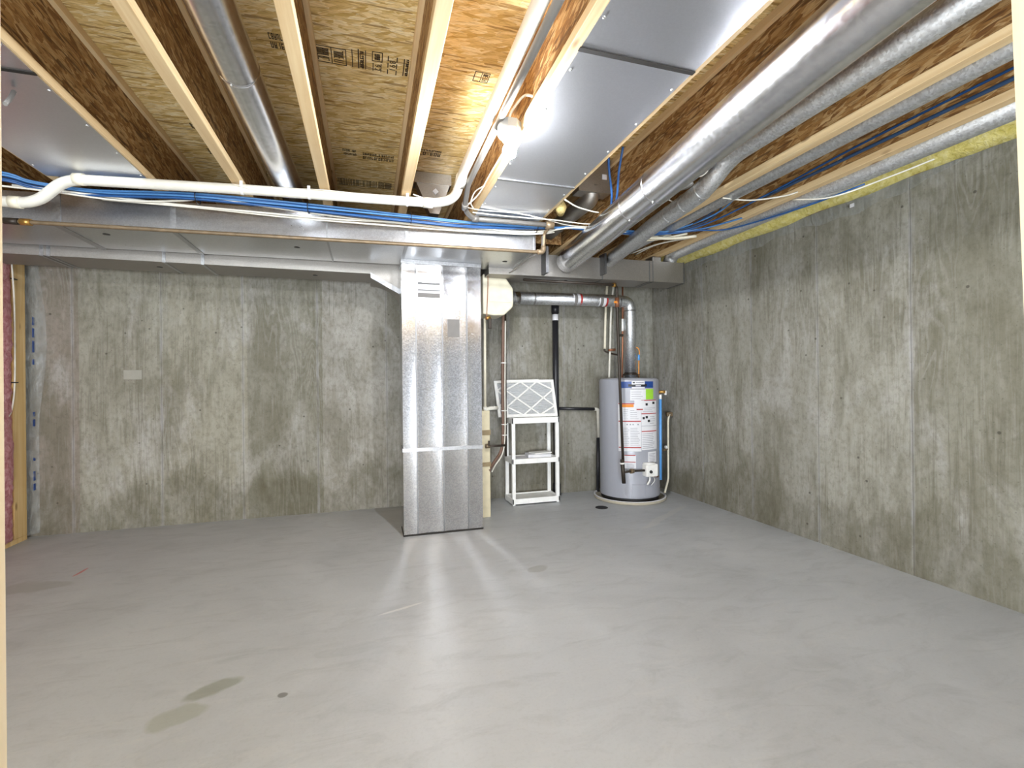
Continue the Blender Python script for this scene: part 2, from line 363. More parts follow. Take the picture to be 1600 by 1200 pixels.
class MB:
    def __init__(s): s.bm = bmesh.new()
    def poly(s, vs, faces, sm=False):
        v = [s.bm.verts.new(p) for p in vs]
        for f in faces:
            try: s.bm.faces.new([v[i] for i in f]).smooth = sm
            except ValueError: pass
        return s
    def box(s, x0, x1, y0, y1, z0, z1):
        return s.poly([(x0, y0, z0), (x1, y0, z0), (x1, y1, z0), (x0, y1, z0), (x0, y0, z1), (x1, y0, z1), (x1, y1, z1), (x0, y1, z1)],
                      [(0, 3, 2, 1), (4, 5, 6, 7), (0, 1, 5, 4), (1, 2, 6, 5), (2, 3, 7, 6), (3, 0, 4, 7)])
    def bbox(s, x0, x1, y0, y1, z0, z1, bev=.003, seg=2):
        t = bmesh.new(); r = bmesh.ops.create_cube(t, size=1)
        for v in t.verts:
            v.co = Vector(((x0 + x1) / 2 + v.co.x * (x1 - x0), (y0 + y1) / 2 + v.co.y * (y1 - y0), (z0 + z1) / 2 + v.co.z * (z1 - z0)))
        bmesh.ops.bevel(t, geom=t.edges[:], offset=bev, segments=seg, affect='EDGES', profile=.5)
        return s.merge(t)
    def merge(s, t):
        me = bpy.data.meshes.new('t'); t.to_mesh(me); t.free(); s.bm.from_mesh(me); bpy.data.meshes.remove(me); return s
    def prism(s, pts, axis, a, b):
        """extrude a 2-D outline along an axis (0,1,2); pts are the other two coordinates in order"""
        n = len(pts)
        def mk(p, d):
            q = list(p); q.insert(axis, d); return tuple(q)
        vs = [mk(p, a) for p in pts] + [mk(p, b) for p in pts]
        fs = [tuple(range(n)), tuple(range(2 * n - 1, n - 1, -1))] + [(i, (i + 1) % n, n + (i + 1) % n, n + i) for i in range(n)]
        s.poly(vs, fs); return s
    def tube(s, pts, r, n=14, cap=True):
        pts = [Vector(p) for p in pts]; rr = r if isinstance(r, (list, tuple)) else [r] * len(pts)
        rings = []; T = None; U = None
        for i, p in enumerate(pts):
            d = (pts[min(i + 1, len(pts) - 1)] - pts[max(i - 1, 0)]).normalized()
            if U is None:
                U = d.orthogonal().normalized()
                if abs(d.z) < .9: U = d.cross(Vector((0, 0, 1))).normalized()
            else:
                U = (U - d * U.dot(d)).normalized()
            V = d.cross(U)
            rings.append([s.bm.verts.new(p + (U * cos(2 * pi * k / n) + V * sin(2 * pi * k / n)) * rr[i]) for k in range(n)])
        for a, b in zip(rings, rings[1:]):
            for k in range(n):
                s.bm.faces.new((a[k], a[(k + 1) % n], b[(k + 1) % n], b[k])).smooth = True
        if cap:
            s.bm.faces.new(rings[0][::-1]); s.bm.faces.new(rings[-1])
        return s
    def lathe(s, prof, c=(0, 0, 0), n=40, ax=(0, 0, 1), sm=True):
        """prof: (radius, height) list turned about ax through c"""
        ax = Vector(ax).normalized(); q = Vector((0, 0, 1)).rotation_difference(ax); c = Vector(c)
        rings = []
        for r, h in prof:
            if r < 1e-6: rings.append([s.bm.verts.new(c + q @ Vector((0, 0, h)))])
            else: rings.append([s.bm.verts.new(c + q @ Vector((r * cos(2 * pi * k / n), r * sin(2 * pi * k / n), h))) for k in range(n)])
        for a, b in zip(rings, rings[1:]):
            for k in range(n):
                k2 = (k + 1) % n
                if len(a) == 1 and len(b) == 1: continue
                f = (a[0], b[k2], b[k]) if len(a) == 1 else ((a[k], a[k2], b[0]) if len(b) == 1 else (a[k], a[k2], b[k2], b[k]))
                s.bm.faces.new(f).smooth = sm
        return s
    def build(s, name, mat, parent=None, origin=None):
        bm = s.bm
        bmesh.ops.recalc_face_normals(bm, faces=bm.faces[:])
        if origin is None:
            if parent is not None: origin = Vector(parent['_o'])
            else:
                xs = [v.co for v in bm.verts]
                lo = Vector((min(v.x for v in xs), min(v.y for v in xs), min(v.z for v in xs))); hi = Vector((max(v.x for v in xs), max(v.y for v in xs), max(v.z for v in xs)))
                origin = Vector(((lo.x + hi.x) / 2, (lo.y + hi.y) / 2, lo.z))
        origin = Vector(origin)
        for v in bm.verts: v.co -= origin
        me = bpy.data.meshes.new(name); bm.to_mesh(me); bm.free()
        for f in me.polygons:
            pass
        o = bpy.data.objects.new(name, me); COL.objects.link(o)
        o.data.materials.append(M[mat])
        o['_o'] = tuple(origin)
        if parent is not None:
            o.parent = parent; o.location = origin - Vector(parent['_o'])
        else: o.location = origin
        return o
def tag(o, label=None, cat=None, group=None, kind=None):
    if label: o['label'] = label
    if cat: o['category'] = cat
    if group: o['group'] = group
    if kind: o['kind'] = kind
    return o
def thing(name, loc, label, cat, group=None):
    o = bpy.data.objects.new(name, None); COL.objects.link(o); o.location = loc; o['_o'] = tuple(loc)
    o.empty_display_size = .1
    return tag(o, label, cat, group)
def copy_tree(o, delta):
    r = o.copy(); COL.objects.link(r); r.location = o.location + Vector(delta)
    for ch in o.children:
        c = ch.copy(); COL.objects.link(c); c.parent = r
        for g in ch.children:
            d = g.copy(); COL.objects.link(d); d.parent = c
    return r
def struct(o): o['kind'] = 'structure'; return o

# ------------------------------------------------------------------ the room
D, RW, LW, TOP, SUB, JB, Y0 = 4.84, 3.20, -2.80, 2.45, 2.80, 2.41, -4.6
struct(MB().box(LW - .2, RW + .2, Y0, D + .2, -.15, 0).build('floor', 'floor'))
wb = struct(MB().box(LW - .2, RW + .2, D, D + .2, 0, TOP).build('wall_back', 'wall_back'))
struct(MB().box(RW, RW + .2, Y0, D, 0, TOP).build('wall_right', 'wall_right'))
struct(MB().box(LW - .2, LW, Y0, D, 0, TOP).build('wall_left', 'wall_plain'))
ceil = struct(MB().box(LW - .2, RW + .2, Y0, D + .2, SUB, SUB + .02).build('ceiling', 'osb_floor'))
MB().bbox(-1.996, -1.862, D - .006, D + .004, 1.275, 1.357, .003).build('mortar_patch', 'mortar', wb)
# ink stamps on the underside of the subfloor (part of the ceiling)
zt = SUB - .0015
st = MB()
def bar(m, x0, x1, y0, y1): m.box(min(x0, x1), max(x0, x1), min(y0, y1), max(y0, y1), zt, SUB - .0002)
def frame(m, x0, x1, y0, y1, w=.004):
    bar(m, x0, x1, y0, y0 + w); bar(m, x0, x1, y1 - w, y1); bar(m, x0, x0 + w, y0, y1); bar(m, x1 - w, x1, y0, y1)
frame(st, -.232, -.085, 2.38, 2.50); bar(st, -.155, -.151, 2.38, 2.50)
rnd = random.Random(3)
def scribble(m, x0, x1, y0, y1, n, along='x', w=.006):
    for i in range(n):
        if along == 'x':
            a = x0 + (x1 - x0) * i / n; L = (x1 - x0) / n
            for yy in (y0, (y0 + y1) / 2, y1 - w):
                if rnd.random() < .62: bar(m, a + L * .1, a + L * .85, yy, yy + w)
            for xx in (a + L * .1, a + L * .62):
                if rnd.random() < .7: bar(m, xx, xx + L * .25, y0, y1)
        else:
            a = y0 + (y1 - y0) * i / n; L = (y1 - y0) / n
            for xx in (x0, (x0 + x1) / 2, x1 - w):
                if rnd.random() < .62: bar(m, xx, xx + w, a + L * .1, a + L * .85)
            for yy in (a + L * .1, a + L * .62):
                if rnd.random() < .7: bar(m, x0, x1, yy, yy + L * .25)
scribble(st, -.218, -.165, 2.395, 2.485, 6, 'y', .004); scribble(st, -.143, -.098, 2.395, 2.485, 6, 'y', .004)
bar(st, -.06, -.056, 2.37, 2.50); bar(st, -.032, -.026, 2.36, 2.50); scribble(st, -.022, -.004, 2.37, 2.50, 9, 'y', .004); bar(st, .002, .006, 2.36, 2.50)
bar(st, .038, .042, 2.44, 2.50); bar(st, .076, .08, 2.44, 2.50); frame(st, .034, .084, 2.355, 2.425); scribble(st, .046, .072, 2.37, 2.415, 3, 'y', .005)
for k in range(3):
    for xx in (.108, .150): bar(st, xx, xx + .005, 2.37 + k * .05, 2.405 + k * .05)
bar(st, .185, .19, 2.37, 2.50); scribble(st, .196, .21, 2.37, 2.50, 9, 'y', .003)
scribble(st, -.15, -.06, 3.38, 3.41, 8); scribble(st, -.15, -.06, 3.43, 3.46, 8)
scribble(st, -.02, .19, 3.40, 3.43, 18); scribble(st, -.02, .19, 3.45, 3.49, 14)
scribble(st, -.21, .2, 3.86, 3.98, 44, 'x', .004)
scribble(st, .30, .50, 3.24, 3.26, 18, 'x', .004); scribble(st, .30, .50, 3.275, 3.32, 8)
frame(st, .54, .62, 2.36, 2.44); bar(st, .577, .58, 2.36, 2.44); scribble(st, .586, .612, 2.37, 2.43, 6, 'y', .003)
bar(st, .335, .339, 2.40, 2.52); scribble(st, .345, .355, 2.42, 2.5, 6, 'y', .003)
scribble(st, -1.02, -.98, 3.3, 3.36, 5); scribble(st, -.96, -.80, 3.22, 3.26, 14); scribble(st, -.96, -.80, 3.28, 3.32, 10)
scribble(st, -1.02, -.80, 3.62, 3.7, 26, 'x', .004); scribble(st, -.42, -.30, 2.36, 2.40, 10); scribble(st, -.42, -.30, 2.42, 2.46, 8)
st.build('printed_stamp', 'ink', ceil)
def digits(txt, x, y, size, rot):
    cu = bpy.data.curves.new('printed_number', 'FONT'); cu.body = txt; cu.size = size; cu.align_x = 'CENTER'; cu.align_y = 'CENTER'; cu.extrude = .0005; cu.space_character = 1.35
    o = bpy.data.objects.new('printed_number', cu); COL.objects.link(o); o.parent = ceil
    o.location = Vector((x, y, SUB - .0012)) - Vector(ceil['_o']); o.rotation_euler = (pi, 0, rot); cu.materials.append(M['ink'])
digits('891', .131, 2.438, .042, pi / 2); digits('92', .060, 2.470, .04, pi / 2)

# rim board closing the joist bays over the back wall, and sill plate
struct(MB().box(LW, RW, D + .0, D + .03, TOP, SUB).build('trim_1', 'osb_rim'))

# ------------------------------------------------------------------ I-joists
JX0, JS, JW = -.761, .4884, .055
def jx(n): return JX0 + (n - 2) * JS
WHICH = {-1: 'pale I-joist nearest the left stud wall', 0: 'second pale I-joist from the left stud wall, edge of the left pan sheet',
  1: 'I-joist carrying the right edge of the left grey pan sheet', 2: 'I-joist on the left of the round duct hung up in a bay',
  3: 'I-joist on the right of the round duct hung up in a bay', 4: 'I-joist between the stamped bay and the white vacuum pipe bay',
  5: 'I-joist with the lit bulb fixture, left of the wide pan sheet', 6: 'I-joist along the right edge of the wide pan sheet',
  7: 'I-joist right above the large silver round duct', 8: 'I-joist beside the narrow spangled pipe, second from the right wall',
  9: 'I-joist nearest the right concrete wall, beside the seamed pipe'}
def make_joist(n):
    x = jx(n); t = thing('i_joist', (x + JW / 2, D, JB), '', 'joist', 'floor joists overhead')
    y0, y1 = Y0, D - .001
    MB().bbox(x, x + JW, y0, y1, JB, JB + .04, .002, 1).build('bottom_flange', 'flange', t)
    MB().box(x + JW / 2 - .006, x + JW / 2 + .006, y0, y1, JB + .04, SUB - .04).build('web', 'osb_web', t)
    MB().bbox(x, x + JW, y0, y1, SUB - .04, SUB - .0005, .002, 1).build('top_flange', 'flange', t)
    return t
j0 = make_joist(-1)
for n in range(-1, 10):
    j = j0 if n == -1 else copy_tree(j0, ((n + 1) * JS, 0, 0))
    j['label'] = WHICH[n]

# ------------------------------------------------------------------ sheet metal pans under joist bays
def pan(name, x0, x1, ya, yb, label, grp, lip='cleat'):
    z = JB - .0012
    t = thing(name, ((x0 + x1) / 2, ya, z), label, 'sheet metal', grp)
    MB().box(x0, x1, ya, yb, z - .003, z).build('sheet', 'pan', t)
    if lip: MB().box(x0 - .004, x1 + .004, ya - .004, ya + .016, z - .007, z - .0032).build('seam_cleat', lip, t)
    k = 0
    for x in (x0 + .014, x1 - .014):
        y = ya + .12
        while y < yb - .04 and k < 14:
            MB().lathe([(0, 0), (.006, 0), (.006, .002), (.003, .004), (0, .004)], (x, y, z - .003), 10, (0, 0, -1)).build('screw', 'screw', t)
            y += .27; k += 1
    return t
G = 'flat pans closing two joist bays'
pan('joist_pan', .742, 1.222, 2.672, 3.30, 'short grey pan sheet behind the bulb, ending at the cable bundle', G)
pan('joist_pan', .742, 1.222, 1.550, 2.668, 'long grey pan sheet lit beside the bare bulb', G, 'dark')
pan('joist_pan', .742, 1.222, .20, 1.546, 'grey pan sheet overhead beyond the dark seam, on the camera side of the bulb', G)
pan('joist_pan', jx(0) + .012, jx(1) + .043, 2.25, 3.32, 'grey pan sheet above the white pipe by the left stud wall', G, 'dark')
pan('joist_pan', jx(0) + .012, jx(1) + .043, .9, 2.246, 'nearer grey pan sheet in the bay along the left stud wall', G)

# ------------------------------------------------------------------ return trunk (front duct)
t = thing('return_air_duct', (-.6, 3.75, 2.205), 'wide rectangular galvanised duct across the room on top of the metal drop', 'duct')
xl, xr = -2.60, 1.215
def fy(x): return 3.45 - .071 * x
def by(x): return 4.045 - .030 * x
zb, ztp = 2.205, 2.395
def trap(x0, x1, g=0, z0=zb, z1=ztp):
    return [(x0, fy(x0) - g, z0), (x1, fy(x1) - g, z0), (x1, by(x1) + g, z0), (x0, by(x0) + g, z0), (x0, fy(x0) - g, z1), (x1, fy(x1) - g, z1), (x1, by(x1) + g, z1), (x0, by(x0) + g, z1)]
CUBE = [(0, 3, 2, 1), (4, 5, 6, 7), (0, 1, 5, 4), (1, 2, 6, 5), (2, 3, 7, 6), (3, 0, 4, 7)]
MB().poly(trap(xl, xr), CUBE).build('duct_body', 'galv', t)
for x, w in ((-1.835, .045), (-1.20, .032), (-.265, .012), (.262, .022)):
    MB().poly(trap(x, x + w, .004, zb - .004, ztp + .002), CUBE).build('drive_cleat', 'cleat', t)
MB().poly(trap(xr - .012, xr + .003, .003, zb - .003, ztp + .002), CUBE).build('end_cap', 'galv', t)
def slot(x, y, z, dx=.028, dy=.010):
    return MB().lathe([(0, 0), (1, 0), (1, .0015), (0, .0015)], (0, 0, 0), 16).build
def knockout(parent, x, y, z):
    m = MB(); m.lathe([(0, 0), (.02, 0), (.02, .002), (0, .002)], (x, y, z - .002), 16)
    m.build('test_plug', 'black', parent)
knockout(t, -1.62, 3.72, zb); knockout(t, -.48, 3.72, zb); knockout(t, 1.08, 3.72, zb)

# ------------------------------------------------------------------ return drop (galvanised column)
t = thing('return_air_drop', (.585, 3.97, 0), 'tall shiny galvanised duct column standing on the floor mid room', 'duct')
px0, px1, py0, py1 = .263, .906, 3.85, 4.10
folds = [px0, .372, .583, .786, px1]
m = MB()
def front(z0, z1, sags):
    rows = []
    xs = []
    for i in range(4):
        a, b = folds[i], folds[i + 1]; n = 10
        for k in range(n + (1 if i == 3 else 0)):
            s = k / n; xs.append((a + (b - a) * s, py0 + sags[i] * 4 * s * (1 - s) * (1 if True else 0)))
    vs = [(x, y, z0) for x, y in xs] + [(x, y, z1) for x, y in xs]; n = len(xs)
    m.poly(vs, [(i, i + 1, n + i + 1, n + i) for i in range(n - 1)], True)
    # sides, back
    m.poly([(px0, py0, z0), (px0, py1, z0), (px1, py1, z0), (px1, py0, z0), (px0, py0, z1), (px0, py1, z1), (px1, py1, z1), (px1, py0, z1)],
           [(0, 1, 5, 4), (1, 2, 6, 5), (2, 3, 7, 6), (0, 3, 2, 1), (4, 5, 6, 7)])
front(.695, 2.18, (.0015, .0050, .0050, .0015))
upper = m.build('upper_section', 'galv_bright', t)
m = MB(); front(.012, .695, (.0015, .005, .005, .0015)); lower = m.build('floor_boot', 'galv_bright', t)
m = MB().box(px0 - .006, px1 + .006, py0 - .007, py1 + .006, .672, .70); m.build('joint_flange', 'cleat', t)
m = MB().box(px0 - .004, px1 + .004, py0 - .006, py1 + .006, 2.175, 2.204); m.build('top_collar', 'cleat', t)
m = MB().box(px0 - .003, px1 + .003, py0 - .003, py1 + .003, 0, .013); m.build('base_edge', 'dark', t)
for x in folds[1:4]:
    MB().box(x - .005, x + .005, py0 - .004, py0 + .001, .705, 2.17).build('standing_seam', 'seam', upper)
    MB().box(x - .004, x + .004, py0 - .003, py0 + .001, .015, .668).build('standing_seam', 'seam', lower)
lb = MB().box(.388, .570, py0 - .0012, py0 + .003, 1.905, 2.03).build('paper_sticker', 'lblwhite', upper)
MB().box(.389, .569, py0 - .0018, py0 - .001, 2.012, 2.028).build('printed_band', 'stickerband', lb)
MB().box(.389, .569, py0 - .0018, py0 - .001, 1.962, 1.970).build('printed_band', 'stickerband', lb)
MB().box(.389, .569, py0 - .0018, py0 - .001, 1.907, 1.942).build('printed_band', 'stickergrey', lb)
MB().box(.627, .724, py0 - .0012, py0 + .003, 1.594, 1.737).build('grey_sticker', 'stickergrey', upper)

# ------------------------------------------------------------------ supply trunk (rear duct, left part) with its elbow
t = thing('supply_air_duct', (-1.3, 4.35, 2.147), 'lower rectangular duct behind the wide duct, along the back wall', 'duct')
MB().box(-2.6, .03, 4.17, 4.53, 2.147, 2.40).build('duct_body', 'galv_shaded', t)
for x in (-2.21, -2.17, -1.47, -1.215):
    MB().box(x, x + .022, 4.166, 4.534, 2.143, 2.402).build('drive_cleat', 'cleat', t)
knockout(t, -1.55, 4.35, 2.147); knockout(t, -.42, 4.35, 2.147)
arc = [(.03 + .26 * sin(a), 2.11 - .20 + .20 * cos(a)) for a in [i * pi / 2 / 8 for i in range(9)]]
prof = [(.03, 2.40), (.93, 2.40), (.93, 1.86)] + [(x, z) for x, z in arc[::-1]]
MB().prism(prof, 1, 4.17, 4.53).build('elbow', 'galv_shaded', t)
fl = [(.028, 2.15), (.033, 2.105), (.31, 1.955), (.31, 2.0)]
MB().prism(fl, 1, 4.14, 4.17).build('elbow_flange', 'cleat', t)

# right-hand supply trunk
t = thing('supply_air_duct', (2.1, 4.0, 2.152), 'rectangular duct ending near the right wall above the water heater', 'duct')
def ry(x): return 3.985 - .045 * x
z0, z1 = 2.152, 2.345
def rtrap(x0, x1, g=0, z0=z0, z1=z1):
    return [(x0, ry(x0) - g, z0), (x1, ry(x1) - g, z0), (x1, ry(x1) + .27 + g, z0), (x0, ry(x0) + .27 + g, z0), (x0, ry(x0) - g, z1), (x1, ry(x1) - g, z1), (x1, ry(x1) + .27 + g, z1), (x0, ry(x0) + .27 + g, z1)]
MB().poly(rtrap(1.0, 2.90), CUBE).build('duct_body', 'galv_shaded', t)
for x in (2.05, 2.53, 2.565):
    MB().poly(rtrap(x, x + .008, .003, z0 - .003, z1 + .003), CUBE).build('drive_cleat', 'seam', t)
MB().poly(rtrap(2.893, 2.904, .004, z0 - .004, z1 + .004), CUBE).build('end_cap', 'seam', t)
MB().box(2.03, 2.05, 3.80, 3.91, z0 + .03, z1 + .02).build('takeoff_collar', 'seam', t)
MB().box(1.47, 1.495, 3.80, 3.93, z0 + .005, z1 + .04).build('takeoff_collar', 'seam', t)
knockout(t, 1.75, 4.03, z0)

# ------------------------------------------------------------------ round ducts
def rduct(name, pts, r, label, mat='round', bands=(), group='round ducts overhead', n=28, seam=False):
    P = [Vector(p) for p in pts]
    t = thing(name, P[0], label, 'duct', group)
    MB().tube(P, r, n).build('pipe', mat, t)
    for s in bands:
        # ring at a fraction along the polyline
        L = [(b - a).length for a, b in zip(P, P[1:])]; tot = sum(L); d = s * tot
        for a, b, l in zip(P, P[1:], L):
            if d <= l:
                c = a + (b - a) * (d / l); u = (b - a).normalized(); break
            d -= l
        MB().tube([c - u * .008, c - u * .006, c + u * .006, c + u * .008], [r, r + .002, r + .002, r], n, False).build('joint_ring', mat, t)
        MB().lathe([(0, 0), (.006, 0), (.005, .004), (0, .005)], c + Vector((-.3, 0, -.954)) * (r + .001), 8, (-.3, 0, -.954)).build('screw', 'screw', t)
    if seam:
        a, b = P[0], P[-1]
        off = Vector((-.5, 0, -.866)) * (r + .001)
        MB().tube([a + off, b + off], .003, 6).build('lock_seam', 'cleat', t)
    return t
rduct('round_duct', [(1.695, 3.86, 2.282), (1.68, 3.72, 2.285), (1.42, 1.152, 2.285), (1.20, -1.0, 2.285)], .099,
      'largest silver round duct hanging below the joists from the right rectangular duct', bands=(.27, .33))
rduct('round_duct', fillet([(2.135, 3.89, 2.325), (1.985, 3.0, 2.335), (1.925, 2.36, 2.345), (1.965, 2.20, 2.48), (1.955, .2, 2.49)], .12, 5), .058,
      'thinner round duct right of the largest one, bending up into a joist bay', 'pipe_galv', bands=(.31, .36, .405))
rduct('round_duct', [(1.80, 3.92, 2.50), (1.80, 3.3, 2.505), (1.84, 2.75, 2.52)], .060,
      'dark short round duct deep in the bay between two sloping ducts', 'round')
rduct('round_duct', fillet([(-.46, 3.62, 2.395), (-.47, 3.60, 2.52), (-.49, 3.2, 2.525), (-.505, 2.0, 2.525), (-.50, -1.0, 2.525)], .16, 8), .082,
      'silver round duct hung up inside a joist bay, left of the stamped boards', bands=(.32,))
rduct('round_duct', [(2.292, 4.05, 2.44), (2.292, -1.0, 2.44)], .052, 'narrow spangled pipe in the bay beside the second joist from right wall', 'pipe_galv')
rduct('round_duct', fillet([(2.79, 3.93, 2.345), (2.79, 3.88, 2.43), (2.79, 3.7, 2.43), (2.79, -1.0, 2.43)], .06, 5), .062, 'seamed grey pipe running beside the yellow insulation', 'pipe_galv', seam=False)
for x in (2.69,):
    t = thing('duct_boot', (2.66, 3.98, 2.345), 'small metal boot standing on the right rectangular duct near its end', 'duct boot')
    MB().bbox(2.60, 2.70, 3.92, 4.05, 2.345, 2.41, .012).build('boot_body', 'galv_shaded', t)
# stack boot in the vacuum pipe bay
t = thing('register_boot', (.48, 3.64, 2.50), 'galvanised boot with diamond sticker in the white pipe bay', 'duct boot')
MB().box(.345, .622, 3.58, 3.70, 2.715, 2.797).build('boot_box', 'galv', t)
MB().poly([(.36, 3.585, 2.716), (.61, 3.585, 2.716), (.61, 3.695, 2.716), (.36, 3.695, 2.716), (.46, 3.60, 2.50), (.53, 3.60, 2.50), (.53, 3.69, 2.50), (.46, 3.69, 2.50)],
          CUBE).build('tapered_neck', 'galv_shaded', t)
MB().prism([(.502, 2.684), (.525, 2.661), (.502, 2.638), (.479, 2.661)], 1, 3.580, 3.592).build('diamond_sticker', 'lblwhite', t)
# boot and branch in the bay right of the wide pan
t = thing('register_boot', (1.50, 3.1, 2.45), 'galvanised boot right of the wide pan sheet, feeding a branch pipe', 'duct boot')
MB().box(1.42, 1.665, 3.02, 3.13, 2.55, 2.797).build('boot_box', 'galv_shaded', t)
MB().tube(fillet([(1.55, 3.075, 2.62), (1.55, 3.10, 2.53), (1.50, 3.8, 2.50)], .05, 5), .060, 20).build('branch_pipe', 'galv_shaded', t)
MB().box(1.60, 1.635, 3.016, 3.02, 2.645, 2.68).build('square_sticker', 'lblwhite', t)
tag(MB().box(1.262, 1.676, 3.95, 3.962, JB + .04, SUB - .04).build('blocking_panel', 'osb_web'), 'board blocking the bay behind the branch boot, right of the wide pan', 'blocking')
tag(MB().tube([(1.27, 3.02, 2.45), (1.30, 3.06, 2.43), (1.33, 3.14, 2.425)], [.03, .04, .028], 12).build('sealant_lump', 'tan'), 'lump of tan sealant at the far right corner of the wide pan', 'sealant')

# ------------------------------------------------------------------ insulation and plastic over the right wall
m = MB(); ny, nz = 90, 8; vs = []; r2 = random.Random(5)
for i in range(ny + 1):
    y = -1.0 + (4.75 + 1.0) * i / ny
    for k in range(nz + 1):
        s = k / nz; z = TOP + .004 + s * (SUB - TOP - .01)
        x = RW - .012 - .17 * sin(s * pi * .62) + .012 * sin(y * 9 + k) + r2.uniform(-.006, .006)
        vs.append((x, y, z))
base = len(vs)
m.poly(vs, [(i * (nz + 1) + k, i * (nz + 1) + k + 1, (i + 1) * (nz + 1) + k + 1, (i + 1) * (nz + 1) + k) for i in range(ny) for k in range(nz)], True)
o = m.build('insulation_batt', 'yellow'); tag(o, 'yellow fibreglass batt stuffed above the right concrete wall', 'insulation')
sm = o.modifiers.new('thick', 'SOLIDIFY'); sm.thickness = .03; sm.offset = -1
struct(MB().box(RW, RW + .03, Y0, D, TOP, SUB).build('trim_2', 'osb_rim'))
m = MB(); ny = 70; vs = []
for i in range(ny + 1):
    y = 1.6 + (4.2 - 1.6) * i / ny
    low = 2.345 + .016 * sin(y * 7) + .01 * sin(y * 23)
    if y < 2.0: low = 2.44 - (y - 1.6) * .15
    for k in range(4):
        s = k / 3
        vs.append((RW - .008 - .012 * (1 - s) * (1 + sin(y * 15 + k)) * .5 - .006, y, TOP + .012 + (low - TOP) * s))
m.poly(vs, [(i * 4 + k, i * 4 + k + 1, (i + 1) * 4 + k + 1, (i + 1) * 4 + k) for i in range(ny) for k in range(3)], True)
o = m.build('plastic_flap', 'poly'); tag(o, 'clear plastic flap hanging from yellow insulation down the right wall', 'plastic sheet')
MB().box(RW - .031, RW - .0295, 2.40, 2.43, 2.385, 2.41).build('printed_mark', 'lblwhite', o)

# ------------------------------------------------------------------ left stud wall
def stud(y0, y1, label):
    return tag(MB().bbox(-2.66, -2.62, y0, y1, .04, 2.25, .002, 1).build('wall_stud', 'stud'), label, 'stud', 'studs of the left framed wall')
stud(4.622, 4.765, 'wide pine stud at the left end of the back wall')
stud(4.02, 4.11, 'pine stud of the left wall beyond the pink insulation, nearer the camera')
stud(3.43, 3.52, 'pine stud of the left wall farthest from the back wall')
tag(MB().bbox(-2.76, -2.62, 3.4, 4.765, 0, .039, .002, 1).build('bottom_plate', 'stud'), 'pine plate on the floor under the left studs', 'plate')
tag(MB().bbox(-2.76, -2.60, 3.4, 4.765, 2.251, 2.29, .002, 1).build('top_plate', 'stud'), 'pine plate on top of the left studs under the ducts', 'plate')
def batt(y0, y1, label):
    m = MB(); a, b = 14, 60; vs = []; r3 = random.Random(int(y0 * 100))
    for i in range(b + 1):
        z = .045 + 2.2 * i / b
        for k in range(a + 1):
            s = k / a
            vs.append((-2.672 + .05 * max(0, sin(pi * s)) ** .4 + .018 * sin(z * 7 + s * 3) * sin(pi * s) + r3.uniform(-.008, .008), y0 + (y1 - y0) * s, z))
    m.poly(vs, [(i * (a + 1) + k, i * (a + 1) + k + 1, (i + 1) * (a + 1) + k + 1, (i + 1) * (a + 1) + k) for i in range(b) for k in range(a)], True)
    o = m.build('insulation_batt', 'pink'); sm = o.modifiers.new('thick', 'SOLIDIFY'); sm.thickness = .07; sm.offset = 0
    return tag(o, label, 'insulation', 'pink batts between the left studs')
batt(4.112, 4.618, 'pink fibreglass batt beside the end stud at the back wall')
batt(3.522, 4.018, 'pink fibreglass batt one stud bay away from the back wall')
t = thing('stapled_cable', (-2.612, 4.6, 1.2), 'white cable stapled down the end stud at left', 'cable')
MB().tube(smooth([(-2.612, 4.60, 2.22), (-2.60, 4.605, 1.9), (-2.612, 4.63, 1.6), (-2.612, 4.625, 1.25), (-2.612, 4.60, 1.08), (-2.612, 4.56, 1.0), (-2.62, 4.5, .95)], 6), .0055, 8).build('cable', 'wirewhite', t)
for z in (2.05, 1.25): MB().box(-2.62, -2.602, 4.60, 4.65, z, z + .008).build('staple', 'black', t)
m = MB(); n = 60; vs = []
for i in range(n + 1):
    z = .03 + 2.2 * i / n
    e = .012 + .055 * max(0, sin(pi * (z - .9) / 1.4)) ** 1.5 if z > .9 else .012
    w = .006 * sin(z * 40) + .004 * sin(z * 91)
    vs += [(-2.616, 4.755 + w * .5, z), (-2.605 + w, 4.785, z), (-2.596 + w * 1.3, 4.815, z), (-2.590 + w + e * .35, 4.828, z), (-2.586 + e, 4.833, z)]
m.poly(vs, [(i * 5 + k, i * 5 + k + 1, (i + 1) * 5 + k + 1, (i + 1) * 5 + k) for i in range(n) for k in range(4)], True)
o = m.build('vapour_barrier', 'poly'); tag(o, 'clear plastic sheet with blue print where left studs meet the back wall', 'plastic sheet')
m = MB(); r4 = random.Random(9)
for za, zb2 in ((1.72, 1.80), (1.62, 1.71), (1.50, 1.61), (1.40, 1.46), (.98, 1.03), (.90, .97), (.62, .66), (.46, .55), (.38, .45)):
    m.box(-2.596, -2.594, 4.80, 4.824, za, zb2 - .015)
m.build('blue_print', 'lblblue', o)

# ------------------------------------------------------------------ studs framing the view
tag(MB().bbox(-.616, -.577, .908, .998, 0, JB - .001, .002, 1).build('framing_stud', 'stud_overexposed'), 'pale near stud filling the left edge of the view', 'stud')
m = MB(); a0, a1 = .988, .878
m.poly([(a0, .36, 0), (a0 + .04, .36, 0), (a0 + .04, .45, 0), (a0, .45, 0), (a1, .36, 2.40), (a1 + .04, .36, 2.40), (a1 + .04, .45, 2.40), (a1, .45, 2.40)], CUBE)
tag(m.build('framing_stud', 'stud_overexposed'), 'pale near stud leaning at the upper right edge of the view', 'stud')

